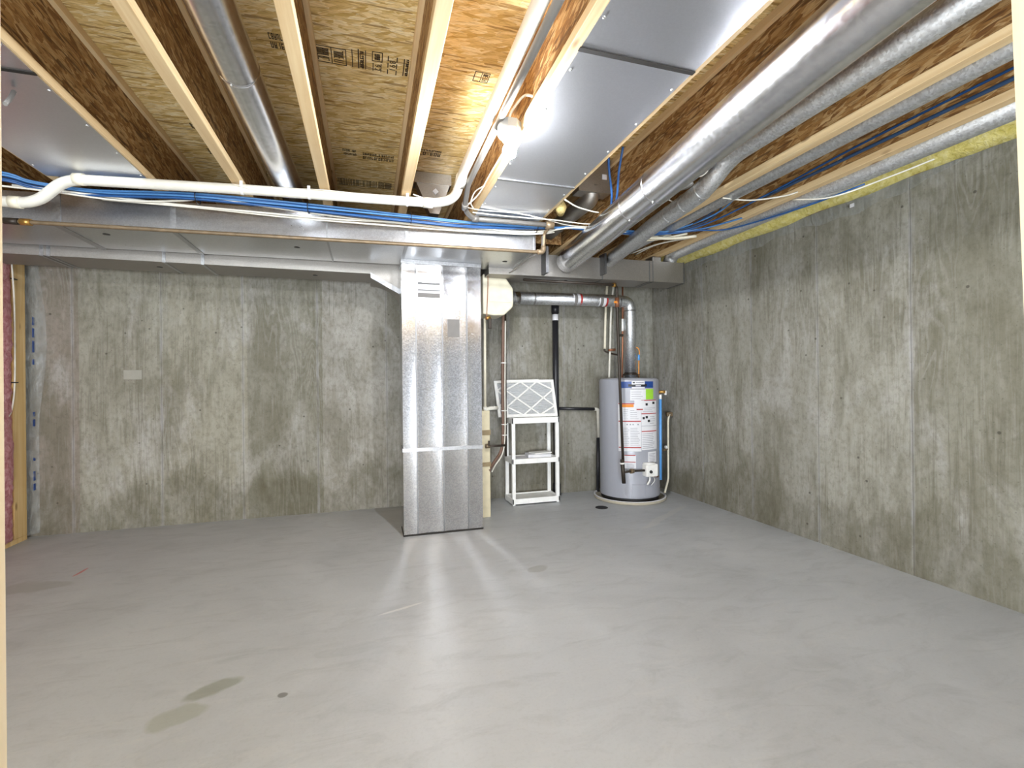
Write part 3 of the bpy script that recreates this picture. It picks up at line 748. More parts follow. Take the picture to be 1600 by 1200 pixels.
# ------------------------------------------------------------------ white vacuum pipe
t = thing('vacuum_pipe', (.5, 3.1, 2.35), 'white plastic pipe crossing under the joists and turning up beside the bulb', 'pipe')
vac = fillet([(-2.60, 3.36, 2.245), (-1.765, 3.30, 2.235), (-1.59, 3.225, 2.362), (-.628, 3.14, 2.372), (.44, 3.06, 2.372), (.535, 2.95, 2.372), (.55, 2.78, 2.455), (.562, 1.68, 2.475), (.56, -.8, 2.48)], .085, 7)
MB().tube(vac, .029, 18).build('pipe', 'pvc', t)
for a, b in (((.548, 2.86, 2.42), (.5505, 2.80, 2.452)), ((.41, 3.064, 2.372), (.35, 3.069, 2.372))):
    MB().tube([a, b], .033, 18).build('coupling', 'pvc', t)
MB().tube([(-1.55, 3.222, 2.364), (-1.50, 3.219, 2.366)], .033, 18).build('coupling', 'pvc_cream', t)
MB().tube([(-1.83, 3.305, 2.236), (-1.88, 3.308, 2.237)], .033, 18).build('coupling', 'pvc_cream', t)
for x, y in ((-.70, 3.149), (.25, 3.075), (-.33, 3.118)):
    MB().tube([(x - .007, y, 2.372), (x + .007, y, 2.372)], .0325, 16, False).build('pipe_strap', 'white', t)
    MB().box(x - .008, x + .008, y - .034, y - .030, 2.37, JB).build('pipe_strap', 'white', t)
cl = smooth([(-.75, 3.113, 2.385), (-.6, 3.108, 2.36), (-.4, 3.09, 2.385), (-.2, 3.075, 2.39), (.1, 3.05, 2.375), (.4, 3.02, 2.36)], 6)
MB().tube(cl, .0025, 6).build('taped_wire', 'wirewhite', t)

# ------------------------------------------------------------------ grey gas line and the aged pipe along the trunk
t = thing('gas_pipe', (1.0, 3.24, 2.35), 'grey steel pipe that comes down a bay and runs under the wide pan end', 'pipe')
MB().tube(fillet([(.60, .5, 2.44), (.60, 2.86, 2.43), (.628, 3.12, 2.375), (.70, 3.22, 2.352), (1.285, 3.20, 2.35)], .06, 6), .017, 14).build('pipe', 'greypipe', t)
MB().tube([(.622, 3.06, 2.388), (.628, 3.11, 2.376)], .022, 14).build('coupling', 'greypipe', t)
MB().tube([(.70, 3.217, 2.352), (.745, 3.218, 2.352)], .022, 14).build('coupling', 'greypipe', t)
MB().tube([(1.24, 3.204, 2.35), (1.30, 3.20, 2.35)], .027, 14).build('tee', 'bronze', t)
t = thing('water_pipe', (0, 3.33, 2.165), 'long brown pipe along the lower front edge of the wide duct', 'pipe')
MB().tube(fillet([(1.275, 3.215, 2.345), (1.262, 3.29, 2.315), (1.257, 3.30, 2.19), (1.19, 3.30, 2.178), (.325, 3.32, 2.170), (-.673, 3.37, 2.168), (-1.892, 3.46, 2.174), (-2.60, 3.52, 2.178)], .02, 4), .0125, 12).build('pipe', 'bronze', t)
MB().tube([(1.258, 3.30, 2.30), (1.257, 3.30, 2.22)], .014, 12).build('riser', 'greypipe', t)
MB().tube(fillet([(1.258, 3.30, 2.225), (1.257, 3.30, 2.181), (1.21, 3.30, 2.180)], .025, 5), .019, 12).build('elbow', 'bronze', t)
MB().tube([(-1.87, 3.458, 2.174), (-1.92, 3.462, 2.174)], .02, 12).build('coupling', 'brass', t)
MB().tube([(-1.93, 3.462, 2.174), (-2.0, 3.468, 2.175)], .019, 12).build('coupling', 'iron', t)

# ------------------------------------------------------------------ cables
rc = random.Random(11)
bundle = [(-2.5, 3.30, 2.405), (-1.95, 3.33, 2.395), (-1.80, 3.37, 2.375), (-1.514, 3.38, 2.362), (-.997, 3.28, 2.358), (-.359, 3.27, 2.35), (.284, 3.29, 2.348), (.734, 3.30, 2.348), (1.33, 3.31, 2.378), (1.5, 3.32, 2.398), (1.869, 3.32, 2.399), (2.25, 3.24, 2.398)]
tails = [[(2.488, 3.10, 2.395), (2.70, 2.80, 2.42)], [(2.50, 3.05, 2.42), (2.60, 2.55, 2.47), (2.64, 1.9, 2.52), (2.645, .6, 2.53)], [(2.46, 2.9, 2.44), (2.44, 2.62, 2.52), (2.42, 2.5, 2.72), (2.42, 2.48, 2.79)],
         [(2.50, 3.12, 2.392), (2.69, 3.0, 2.385), (2.78, 2.45, 2.36), (2.86, 2.1, 2.38)], [(2.43, 2.95, 2.44), (2.40, 2.7, 2.55), (2.40, 2.6, 2.79)], [(2.5, 3.0, 2.44), (2.44, 2.75, 2.55), (2.44, 2.66, 2.79)]]
WHB = ['blue cable lowest in the bundle across the ducts', 'blue cable just above the lowest of the bundle', 'pale blue cable on the front of the bundle', 'blue cable in the middle of the bundle',
       'blue cable behind the front ones of the bundle', 'dark blue cable at the top of the bundle', 'pale blue cable near the top of the bundle', 'blue cable hugging the duct behind the bundle']
for i in range(8):
    a = rc.uniform(0, 6.28); ox = [-.012, .0, -.024, -.012, .012, .0, -.02, .016][i]; oz = [-.030, -.020, -.012, -.004, -.012, .004, .003, -.024][i]
    pts = []
    for k, p in enumerate(bundle):
        wv = .005 * sin(k * 1.3 + a)
        pts.append((p[0], p[1] + ox * (1.0 if k < 8 else .6) + wv * .5, p[2] + (oz if k < 8 else oz * .35 - .006) + wv))
    pts += tails[i % len(tails)]
    mt = ['blue', 'blue', 'blue2', 'blue', 'navy', 'navy', 'blue2', 'blue'][i]
    tag(MB().tube(smooth(pts, 5), .0062, 8).build('data_cable', mt), WHB[i], 'cable', 'blue cables bundled across the ducts')
wl = [[(-2.5, 3.30, 2.33), (-1.8, 3.33, 2.325), (-1.4, 3.37, 2.318), (-1.05, 3.33, 2.338), (-.9, 3.26, 2.345), (-.6, 3.27, 2.325), (-.1, 3.33, 2.318), (.3, 3.34, 2.315), (.7, 3.34, 2.31), (1.2, 3.32, 2.318), (1.35, 3.31, 2.34)],
      [(-1.5, 3.40, 2.325), (-1.0, 3.38, 2.318), (-.5, 3.38, 2.306), (0, 3.37, 2.304), (.5, 3.355, 2.302), (.9, 3.33, 2.304), (1.2, 3.30, 2.312), (1.5, 3.30, 2.385), (2.0, 3.30, 2.385), (2.35, 3.28, 2.392)],
      [(-1.9, 3.36, 2.348), (-1.2, 3.38, 2.328), (-.7, 3.36, 2.315), (-.2, 3.35, 2.310), (.3, 3.33, 2.322), (.7, 3.32, 2.322), (1.15, 3.31, 2.325), (1.5, 3.33, 2.39), (2.0, 3.35, 2.39), (2.38, 3.34, 2.40)],
      [(.62, 3.14, 2.40), (.75, 3.16, 2.395), (1.0, 3.17, 2.402), (1.22, 3.17, 2.38), (1.45, 3.28, 2.392), (1.75, 3.26, 2.392)],
      [(.70, 3.19, 2.385), (.85, 3.18, 2.378), (1.1, 3.16, 2.372), (1.3, 3.17, 2.38), (1.55, 3.22, 2.392), (1.75, 3.20, 2.40)]]
WHW = ['white cable that waves up over the blue bundle near its left end', 'white cable lowest along the top of the wide duct', 'white cable between blue bundle and wide duct top',
       'thin white cable arched across the end of the wide pan', 'thin white cable sagging across the end of the wide pan']
for pts, lb_, r in zip(wl, WHW, (.0055, .0065, .0065, .0042, .0042)):
    tag(MB().tube(smooth(pts, 6), r, 8).build('power_cable', 'wirewhite'), lb_, 'cable', 'white cables across the ducts')
others = [('greypipe', .006, [(1.235, 3.42, 2.19), (1.20, 3.55, 2.18), (1.19, 3.85, 2.165), (1.16, 4.08, 2.18)], 'grey cable slanting from the wide duct end down to the cream humidifier'),
          ('wirewhite', .0045, [(.29, 3.10, 2.43), (.36, 3.12, 2.42), (.44, 3.14, 2.405), (.50, 3.16, 2.40)], 'short white cable drooping across the boot below the white pipe bay'),
          ('wirewhite', .0045, [(.70, 2.85, 2.43), (.67, 2.98, 2.44), (.66, 3.06, 2.40), (.69, 3.12, 2.385)], 'white cable looping down joist flange behind the bulb'),
          ('wirewhite', .005, [(.705, 2.30, 2.44), (.70, 2.7, 2.44), (.69, 2.95, 2.42), (.64, 3.1, 2.39)], 'white cable running along the joist behind the bulb'),
          ('wirewhite', .005, [(1.24, 2.85, 2.40), (1.36, 2.92, 2.39), (1.50, 2.98, 2.395), (1.56, 3.0, 2.40)], 'thin white cable from sealant lump to the largest round duct'),
          ('wirewhite', .005, [(1.70, 2.62, 2.40), (1.85, 2.65, 2.40), (1.98, 2.72, 2.41), (2.1, 2.74, 2.42)], 'white cable between the two sloping round ducts'),
          ('wirewhite', .005, [(2.22, 2.55, 2.40), (2.40, 2.5, 2.385), (2.58, 2.42, 2.40), (2.66, 2.38, 2.42)], 'white cable hanging across the bay of the narrow spangled pipe'),
          ('wirewhite', .005, [(2.70, 2.45, 2.40), (2.80, 2.25, 2.355), (2.95, 2.0, 2.40), (3.05, 1.85, 2.44)], 'white cable crossing the yellow insulation'),
          ('pvc_cream', .012, [(2.15, 3.30, 2.36), (2.35, 3.27, 2.362), (2.52, 3.19, 2.37)], 'cream conduit stub ending below the joists right of the ducts'),
          ('pvc_cream', .009, [(2.15, 3.42, 2.37), (2.30, 3.36, 2.38), (2.46, 3.22, 2.395)], 'thin cream conduit stub beside the thicker one'),
          ('wirewhite', .006, [(2.38, 3.95, 2.42), (2.42, 3.6, 2.41), (2.50, 3.3, 2.385)], 'white cable rising from the right duct top to the cream conduit'),
          ('wirewhite', .006, [(2.46, 4.0, 2.43), (2.47, 3.65, 2.43), (2.54, 3.3, 2.39)], 'white cable right beside the one at the cream conduit'),
          ('navy', .010, [(2.62, 2.6, 2.47), (2.63, 1.9, 2.475), (2.63, .5, 2.475)], 'dark cable along the web of the joist nearest right wall'),
          ('blue', .0075, [(1.42, 2.60, 2.62), (1.46, 2.66, 2.52), (1.52, 2.74, 2.43), (1.56, 2.82, 2.385)], 'left of two blue cables dropping beside the largest round duct'),
          ('blue', .0075, [(1.50, 2.56, 2.64), (1.515, 2.64, 2.52), (1.55, 2.72, 2.43), (1.58, 2.80, 2.385)], 'right of two blue cables dropping beside the largest round duct')]
for mt, r, pts, lb_ in others:
    nm = 'conduit_stub' if mt == 'pvc_cream' else ('data_cable' if 'blue' in mt or mt == 'navy' else 'power_cable')
    tag(MB().tube(smooth(pts, 6), r, 8).build(nm, mt), lb_, 'cable' if nm != 'conduit_stub' else 'conduit')
for x, y, lb_ in ((-.965, 3.26, 'leftmost black tie around the blue bundle'), (-.35, 3.25, 'black tie around the bundle at the duct seam'), (.29, 3.27, 'black tie on the bundle above the metal drop'), (1.2, 3.29, 'black tie on the bundle near the duct end')):
    zc = 2.335 if x < 1 else 2.355
    pts = [(x + .002 * cos(a), y + .045 * cos(a), zc + .034 * sin(a)) for a in [2 * pi * i / 20 for i in range(21)]]
    tag(MB().tube(pts, .003, 6).build('cable_tie', 'tieblack'), lb_, 'cable tie', 'black ties on the blue bundle')

# ------------------------------------------------------------------ bare bulb fixture
def fixture(x, y, label, bulbmat):
    t = thing('light_fixture', (x, y, JB - .02), label, 'light fixture')
    oct_ = [(.052 / cos(pi / 8) * cos(pi / 8 + k * pi / 4), .052 / cos(pi / 8) * sin(pi / 8 + k * pi / 4)) for k in range(8)]
    MB().prism([(x + a, y + b) for a, b in oct_], 2, 2.388, 2.43).build('junction_box', 'boxgrey', t)
    MB().lathe([(0, 2.388), (.057, 2.388), (.058, 2.378), (.05, 2.366), (.034, 2.36), (.032, 2.345), (0, 2.345)], (x, y, 0), 32).build('lamp_holder', 'lampwhite', t)
    for a in (-.04, .04): MB().lathe([(0, 0), (.005, 0), (.004, .003), (0, .003)], (x + a, y - .005, 2.371), 8, (0, 0, -1)).build('screw', 'screw', t)
    b = MB().lathe([(.014, 2.346), (.016, 2.338), (.024, 2.325), (.031, 2.31), (.033, 2.297), (.031, 2.284), (.024, 2.272), (.012, 2.265), (0, 2.264)], (x, y, 0), 28).build('light_bulb', bulbmat, t)
    tag(b, 'glowing white bulb')
    MB().tube(smooth([(x, y, 2.428), (x + .004, y - .02, 2.47), (x + .05, y - .07, 2.525), (x + .085, y - .12, 2.50)], 6), .006, 10).build('supply_cable', 'wirewhite', t)
    return t
fixture(.648, 2.135, 'lit bare bulb in a porcelain holder below the joists', 'bulb')

# round cover and open round box in the bay right of the largest duct
t = thing('ceiling_box_cover', (1.83, 2.44, 2.398), 'white round blank cover between the two sloping ducts', 'electrical cover')
MB().lathe([(0, 0), (.072, 0), (.075, .004), (.07, .010), (0, .012)], (1.825, 2.45, 2.392), 36).build('cover_plate', 'lampwhite', t)
MB().lathe([(0, 0), (.05, 0), (.05, .06), (0, .06)], (1.825, 2.45, 2.404), 24).build('junction_box', 'boxgrey', t)
t = thing('open_round_box', (1.83, 2.27, 2.42), 'open round metal box with loose wires behind the white round cover', 'electrical box')
MB().lathe([(.055, 0), (.055, .07), (.0, .07), (0, .066), (.051, .066), (.051, 0)], (1.815, 2.25, 2.405), 28).build('box_body', 'galv_shaded', t)
for k in range(4):
    a = k * 1.6
    pts = [(1.815 + .045 * cos(a + s * 2.2), 2.25 + .045 * sin(a + s * 2.2), 2.405 - .02 * sin(s * pi) + .008 * k) for s in [i / 8 for i in range(9)]]
    MB().tube(pts, .004, 6).build('wire', 'wirewhite', t)
tag(MB().tube([(-1.347, 2.396, 2.395), (-1.335, 2.35, 2.34), (-1.326, 2.31, 2.30)], .008, 8).build('hanger_rod', 'greypipe'), 'short grey rod hanging below the left pan sheet', 'rod')

# ------------------------------------------------------------------ furnace and humidifier
t = thing('furnace', (.72, 4.45, 0), 'beige furnace cabinet hidden behind the galvanised column', 'furnace')
MB().bbox(.36, 1.055, 4.17, 4.80, 0.0, .965, .006).build('cabinet', 'cabinet', t)
MB().box(.40, 1.02, 4.163, 4.17, .10, .46).build('blower_door', 'cabinet', t)
MB().box(.40, 1.02, 4.163, 4.17, .50, .93).build('burner_door', 'cabinet', t)
MB().box(.36, 1.058, 4.16, 4.18, .745, .79).build('shade_trim_band', 'cabband', t)  # brown strip stands in for a shadow stripe across the cabinet
MB().box(.36, 1.058, 4.16, 4.18, .462, .50).build('shade_trim_band', 'cabband', t)
MB().box(.42, .985, 4.2, 4.76, .967, 1.86).build('supply_plenum', 'galv_shaded', t)
MB().tube(fillet([(1.0, 4.12, .65), (1.19, 4.14, .648)], .02), .0105, 10).build('gas_inlet', 'iron', t)
MB().tube([(1.0, 4.13, .65), (1.04, 4.13, .65)], .02, 10).build('gas_valve', 'bronze', t)
MB().bbox(1.02, 1.036, 4.10, 4.115, .655, .70, .003).build('valve_handle', 'iron', t)
t = thing('humidifier', (1.13, 4.2, 1.82), 'cream drum humidifier on the duct beside the galvanised column', 'humidifier')
oc = [(.985, 1.83), (.985, 2.185), (1.09, 2.192), (1.182, 2.187), (1.262, 2.075), (1.268, 2.05), (1.268, 1.93), (1.262, 1.90), (1.182, 1.825), (1.09, 1.82)]
m = MB(); m.prism(oc, 1, 4.10, 4.38); hum = m.build('housing', 'beige', t)
bv = hum.modifiers.new('b', 'BEVEL'); bv.width = .012; bv.segments = 3; bv.limit_method = 'ANGLE'
MB().prism([(1.04, 2.09), (1.23, 2.09), (1.255, 2.04), (1.255, 1.94), (1.04, 1.94)], 1, 4.094, 4.104).build('front_panel', 'beige', t)
MB().tube(smooth([(1.01, 4.06, 2.22), (1.022, 4.06, 2.15), (1.02, 4.07, 2.0), (1.012, 4.07, 1.84), (1.01, 4.08, 1.78)], 6), .004, 8).build('water_tube', 'copper', t)
MB().tube([(1.005, 4.10, 1.79), (1.05, 4.10, 1.80)], .016, 10).build('valve', 'brass', t)
MB().bbox(1.03, 1.06, 4.085, 4.115, 1.70, 1.79, .004).build('solenoid', 'iron', t)
t = thing('drain_pipe', (1.02, 4.19, .97), 'white plastic drain pipe from humidifier down to the furnace top', 'pipe')
MB().tube([(1.022, 4.19, 1.80), (1.016, 4.19, .985)], .012, 12).build('pipe', 'pvc_cream', t)
MB().tube(fillet([(1.016, 4.19, 1.0), (1.016, 4.19, .972), (1.06, 4.19, .985), (1.14, 4.22, .985)], .02), .018, 12).build('trap', 'pvc', t)
t = thing('refrigerant_line', (1.2, 4.3, .40), 'brown insulated line bundle dropping from humidifier and curving to furnace', 'pipe')
MB().tube(smooth([(1.232, 4.32, 2.10), (1.228, 4.30, 1.9), (1.215, 4.30, 1.2), (1.213, 4.30, .72), (1.19, 4.29, .58), (1.10, 4.25, .466), (1.06, 4.21, .43), (1.045, 4.17, .42)], 8), .014, 12).build('brown_line', 'line', t)
MB().tube(smooth([(1.245, 4.29, 1.80), (1.232, 4.28, 1.2), (1.228, 4.28, .75), (1.20, 4.27, .56), (1.12, 4.23, .46), (1.065, 4.15, .415)], 8), .006, 8).build('white_wire', 'wirewhite', t)
MB().tube([(1.252, 4.32, 1.90), (1.246, 4.32, .52)], .011, 10).build('black_line', 'iron', t)
for z in (1.40, .95, .72, .82): MB().lathe([(.026, 0), (.028, .004), (.026, .008)], (1.226, 4.305, z), 12).build('tie_wrap', 'white', t)

# ------------------------------------------------------------------ flue and stacks
t = thing('flue_pipe', (2.0, 4.40, 2.0), 'silver flue pipe rising from water heater and running left to the humidifier', 'pipe')
MB().tube(fillet([(2.644, 4.41, 1.262), (2.644, 4.41, 2.055), (2.46, 4.40, 2.058), (1.30, 4.40, 2.04)], .12, 10), .060, 28).build('pipe', 'pipe_galv', t)
for z in (1.95, ): MB().lathe([(.060, 0), (.063, .004), (.063, .012), (.060, .016)], (2.644, 4.41, z), 28).build('joint_ring', 'cleat', t)
for x in (1.56, 2.50):
    MB().tube([(x, 4.40, 2.044), (x + .016, 4.40, 2.044)], .0625, 28, False).build('joint_ring', 'cleat', t)
MB().tube([(1.30, 4.40, 2.04), (1.42, 4.40, 2.042)], [.055, .0635], 28).build('reducer', 'round', t)
for x in (1.975, 2.262):
    MB().tube([(x, 4.40, 2.052), (x + .075, 4.40, 2.053)], .0608, 28, False).build('sticker', 'lblwhite', t)
    MB().tube([(x + .012, 4.40, 2.052), (x + .045, 4.40, 2.0525)], .0612, 28, False).build('sticker_green_field', 'stickergrey', t)
    MB().tube([(x + .078, 4.40, 2.053), (x + .098, 4.40, 2.053)], .0610, 28, False).build('sticker_red_band', 'lblred', t)
t = thing('vent_stack', (1.95, 4.79, 0), 'black plastic stack standing against the back wall behind the shelf', 'pipe')
MB().tube([(1.952, 4.79, 0), (1.955, 4.79, 2.15)], .033, 18).build('pipe', 'abs', t)
MB().tube([(1.955, 4.79, 1.89), (1.955, 4.79, 1.955)], .0338, 18, False).build('white_sticker', 'lblwhite', t)
MB().tube([(1.955, 4.79, 1.965), (1.955, 4.79, 2.06)], .042, 18).build('coupling', 'abs', t)
MB().tube([(1.952, 4.79, .0), (1.952, 4.79, .12)], .044, 18).build('cleanout', 'abs', t)
t = thing('drain_line', (2.2, 4.79, .60), 'black pipe along the back wall with white drop behind the water heater', 'pipe')
MB().tube([(1.20, 4.805, .955), (1.90, 4.805, .935)], .017, 12).build('pipe', 'abs', t)
MB().tube([(2.0, 4.805, .932), (2.43, 4.805, .915)], .017, 12).build('pipe', 'abs', t)
MB().tube(fillet([(2.42, 4.80, .915), (2.462, 4.80, .913), (2.466, 4.79, .60)], .025, 5), .019, 12).build('white_drop', 'pvc', t)
MB().tube([(2.43, 4.74, .60), (2.40, 4.70, .02)], .02, 12).build('black_drop', 'abs', t)

# ------------------------------------------------------------------ water heater
HX, HY, HR = 2.626, 4.42, .305
t = thing('water_heater', (HX, HY, 0), 'grey cylindrical gas water heater in the far right corner', 'water heater')
MB().lathe([(0, .055), (HR, .055), (HR, .06), (HR, 1.225), (HR - .004, 1.238), (HR - .02, 1.25), (0, 1.262)], (HX, HY, 0), 72).build('tank', 'tank', t)
MB().lathe([(0, .018), (HR - .012, .018), (HR - .012, .056), (0, .056)], (HX, HY, 0), 64).build('base_ring', 'tankdark', t)
def tp(th, z, r):  # point on the tank: angle measured from the side facing the room, positive to the right
    return Vector((HX + r * sin(th), HY - r * cos(th), z))
TH0 = math.atan2(-HX, HY)  # direction to the room
def patch(x0, x1, z0, z1, name, mat, parent, e=.0012, bow=0.0):
    """label lying on the tank between two angles (degrees from the direction of the room)"""
    a0, a1 = radians(x0) + TH0 * 1.0, radians(x1) + TH0 * 1.0
    n = max(3, int(abs(x1 - x0) / 3)); m = MB(); vs = []
    for r in (HR + e, HR + .0002):
        for i in range(n + 1):
            a = a0 + (a1 - a0) * i / n
            vs += [tp(a, z0, r), tp(a, z1, r)]
    k = 2 * (n + 1)
    fs = [(2 * i, 2 * i + 2, 2 * i + 3, 2 * i + 1) for i in range(n)] + [(2 * i, 2 * i + 1, k + 2 * i + 1, k + 2 * i) for i in (0, n)]
    fs += [(2 * i + 1, 2 * i + 3, k + 2 * i + 3, k + 2 * i + 1) for i in range(n)] + [(2 * i, k + 2 * i, k + 2 * i + 2, 2 * i + 2) for i in range(n)]
    m.poly(vs, fs, False); return m.build(name, mat, parent)
def ang(u):  # picture column over the tank as angle across its face
    return math.degrees(math.asin(max(-1, min(1, (u - 984.0) / 45.5))))
def hz(v): return 1.258 - (v - 590) * (1.258 - .02) / (785 - 590)
def lines(parent, u0, u1, v0, v1, n, mat='lblgrey', w=.6):
    for i in range(n):
        v = v0 + (v1 - v0) * (i + .5) / n
        patch(ang(u0), ang(u0 + (u1 - u0) * random.uniform(.7, 1)), hz(v + w / 2), hz(v - w / 2), 'printed_line', mat, parent, .0022)
b_ = patch(ang(973), ang(1019.5), hz(606.5), hz(596.5), 'brand_band', 'lblblue', t)
patch(ang(983.5), ang(1010), hz(604.5), hz(600.5), 'black_plate', 'lblblack', b_, .002)
p_ = patch(ang(988.5), ang(1007), hz(601), hz(595.5), 'name_plate', 'lblwhite', b_, .0026)
patch(ang(990), ang(993), hz(599.2), hz(597.2), 'emblem', 'lblblack', b_, .0034); patch(ang(994.5), ang(1005.5), hz(598.8), hz(597.6), 'printed_line', 'lblgrey', b_, .0034)
patch(ang(994), ang(1001.5), hz(603.8), hz(602.4), 'printed_line', 'lblwhite', b_, .0030)
patch(ang(988.5), ang(1007), hz(607.5), hz(605), 'white_strip', 'lblwhite', b_, .0026)
s_ = patch(ang(986), ang(1008.5), hz(626), hz(609), 'service_sticker', 'lblwhite', t, .0018)
lines(s_, 988, 1006, 611, 625, 4)
patch(ang(1008.5), ang(1019.5), hz(624.5), hz(608.5), 'green_sticker', 'lblgreen', t, .0018)
w1 = patch(ang(968.5), ang(1001.5), hz(705.5), hz(630), 'warning_sheet', 'lblwhite', t, .0012)
for v in (631, 658.5, 699.5): patch(ang(969), ang(1001), hz(v + .8), hz(v - .8), 'red_rule', 'lblred', w1, .002)
patch(ang(973), ang(991), hz(636.5), hz(632), 'orange_heading', 'lblorange', w1, .002)
lines(w1, 976, 984, 639, 656, 6); lines(w1, 986, 1000, 668, 697, 11); lines(w1, 976, 985, 668, 697, 11); lines(w1, 986, 999, 640, 656, 5)
for u in (980.5, 985, 989, 996): patch(ang(u), ang(u + 2), hz(664.5), hz(662.5), 'pictogram', 'lblgrey', w1, .002)
w2 = patch(ang(1002), ang(1024), hz(703.5), hz(625), 'instruction_sheet', 'lblwhite', t, .0012)
for v in (626, 647, 674.5): patch(ang(1002), ang(1023.5), hz(v + .7), hz(v - .7), 'red_rule', 'lblred', w2, .002)
patch(ang(1002), ang(1023.5), hz(666.4), hz(665.8), 'grey_rule', 'lblgrey', w2, .002)
for u, v in ((1008, 632), (1018, 630), (1003.5, 653.5), (1008, 652), (1011, 658)): patch(ang(u), ang(u + 3.2), hz(v + 2.2), hz(v - 1.5), 'pictogram', 'lblblack', w2, .002)
lines(w2, 1003, 1022, 677, 702, 9); lines(w2, 1014, 1022, 650, 664, 4); lines(w2, 1004, 1022, 637, 645, 3)
w3 = patch(ang(992), ang(1006), hz(643), hz(626), 'hang_label', 'lblwhite', t, .0026); lines(w3, 994, 1004, 628, 638, 3); patch(ang(995), ang(1004), hz(641), hz(639), 'red_line', 'lblred', w3, .0034)
w4 = patch(ang(977), ang(993.5), hz(732), hz(711), 'caution_label', 'lblwhite', t)
for v in (711.5, 722): patch(ang(977), ang(993), hz(v + .6), hz(v - .6), 'red_rule', 'lblred', w4, .002)
lines(w4, 980, 992, 724, 731, 4)
w5 = patch(ang(1011), ang(1023), hz(724), hz(707), 'rating_plate', 'lblwhite', t); lines(w5, 1012.5, 1022, 709, 723, 6)
# burner access door
bd = patch(ang(987.5), ang(1016), hz(777), hz(757), 'burner_door', 'tank', t, .012)
patch(ang(1005), ang(1014), hz(776), hz(758), 'door_window', 'tank', bd, .018)
# gas valve
vc = tp(radians(ang(1010)) + TH0, .345, HR + .045)
gv = MB(); gv.bbox(vc.x - .065, vc.x + .065, vc.y - .04, vc.y + .05, vc.z - .062, vc.z + .062, .014, 3)
rt = gv.build('gas_valve', 'white_dull', t)
MB().lathe([(0, 0), (.016, 0), (.014, .016), (0, .018)], (vc.x - .02, vc.y - .04, vc.z - .01), 16, (-.3, -.95, 0)).build('control_knob', 'black', rt)
MB().lathe([(.0, 0), (.058, 0), (.056, .012), (0, .012)], (vc.x + .0, vc.y + .02, vc.z + .058), 20).build('dial', 'white_dull', rt)
MB().tube(smooth([(vc.x - .01, vc.y, vc.z - .06), (vc.x - .012, vc.y - .005, vc.z - .10), (vc.x - .03, vc.y + .01, vc.z - .145)], 5), .009, 10).build('burner_tube', 'white_dull', rt)
MB().tube(smooth([(vc.x + .03, vc.y, vc.z - .06), (vc.x + .035, vc.y - .02, vc.z - .1), (vc.x + .0, vc.y - .01, vc.z - .15)], 5), .004, 8).build('pilot_tube', 'screw', rt)
MB().tube([(vc.x + .06, vc.y + .02, vc.z - .06), (vc.x + .12, vc.y + .06, vc.z - .08)], .014, 10).build('drain_valve', 'copper', t)
# draught hood on top
MB().lathe([(.105, 1.285), (.07, 1.30), (.058, 1.315), (.055, 1.29)], (2.644, 4.41, 0), 28).build('draft_hood', 'iron', t)
for k in range(4):
    a = k * pi / 2 + .4; MB().tube([(2.644 + .095 * cos(a), 4.41 + .095 * sin(a), 1.255), (2.644 + .095 * cos(a), 4.41 + .095 * sin(a), 1.292)], .006, 8).build('hood_leg', 'iron', t)
# relief valve and blue discharge pipe
MB().tube([(2.86, 4.27, 1.105), (2.91, 4.235, 1.108), (2.935, 4.22, 1.108)], .016, 12).build('relief_valve', 'brass', t)
MB().bbox(2.93, 2.94, 4.205, 4.235, 1.075, 1.12, .003).build('relief_lever', 'white', t)
MB().tube([(2.892, 4.245, 1.08), (2.892, 4.245, 1.03)], .014, 12).build('relief_nipple', 'white', t)
MB().tube([(2.892, 4.245, 1.035), (2.884, 4.245, .20)], .014, 14).build('discharge_pipe', 'tprblue', t)
# pan
t = thing('drain_pan', (HX, HY, 0), 'shallow tan drain pan under the water heater', 'pan')
MB().lathe([(0, .0), (.36, .0), (.37, .004), (.372, .022), (.366, .03), (.358, .026), (.355, .012), (0, .012)], (HX + .01, HY + .02, 0), 72).build('pan_body', 'padring', t)
MB().lathe([(.352, .024), (.358, .034), (.366, .036), (.372, .03)], (HX + .01, HY + .02, 0), 72).build('rim', 'lblwhite', t)
# gas riser
t = thing('gas_riser', (2.33, 4.05, .26), 'black iron gas pipe dropping in front of the water heater', 'pipe')
MB().tube(fillet([(1.33, 3.99, 2.128), (2.235, 4.02, 2.135), (2.29, 4.05, 2.125), (2.292, 4.05, 1.95), (2.305, 4.05, 1.4), (2.345, 4.05, .25)], .035, 5), .0135, 12).build('pipe', 'iron', t)
MB().tube([(2.232, 4.02, 2.135), (2.26, 4.03, 2.135)], .02, 12).build('elbow', 'brass', t)
MB().tube([(2.291, 4.05, 2.02), (2.292, 4.05, 1.93)], .022, 12).build('shutoff_valve', 'copper', t)
MB().bbox(2.25, 2.30, 4.03, 4.04, 1.965, 1.985, .003).build('valve_handle', 'lblorange', t)
MB().tube([(2.328, 4.05, .47), (2.345, 4.05, .24)], .019, 12).build('drip_leg', 'iron', t)
MB().tube([(2.328, 4.05, .44), (2.329, 4.05, .425)], .024, 12).build('collar', 'white_dull', t)
MB().tube([(2.338, 4.05, .345), (2.44, 4.075, .345), (vc.x - .055, vc.y, .345)], .011, 12).build('branch', 'iron', t)
MB().tube([(2.43, 4.07, .345), (2.47, 4.085, .345)], .022, 10).build('union', 'bronze', t)
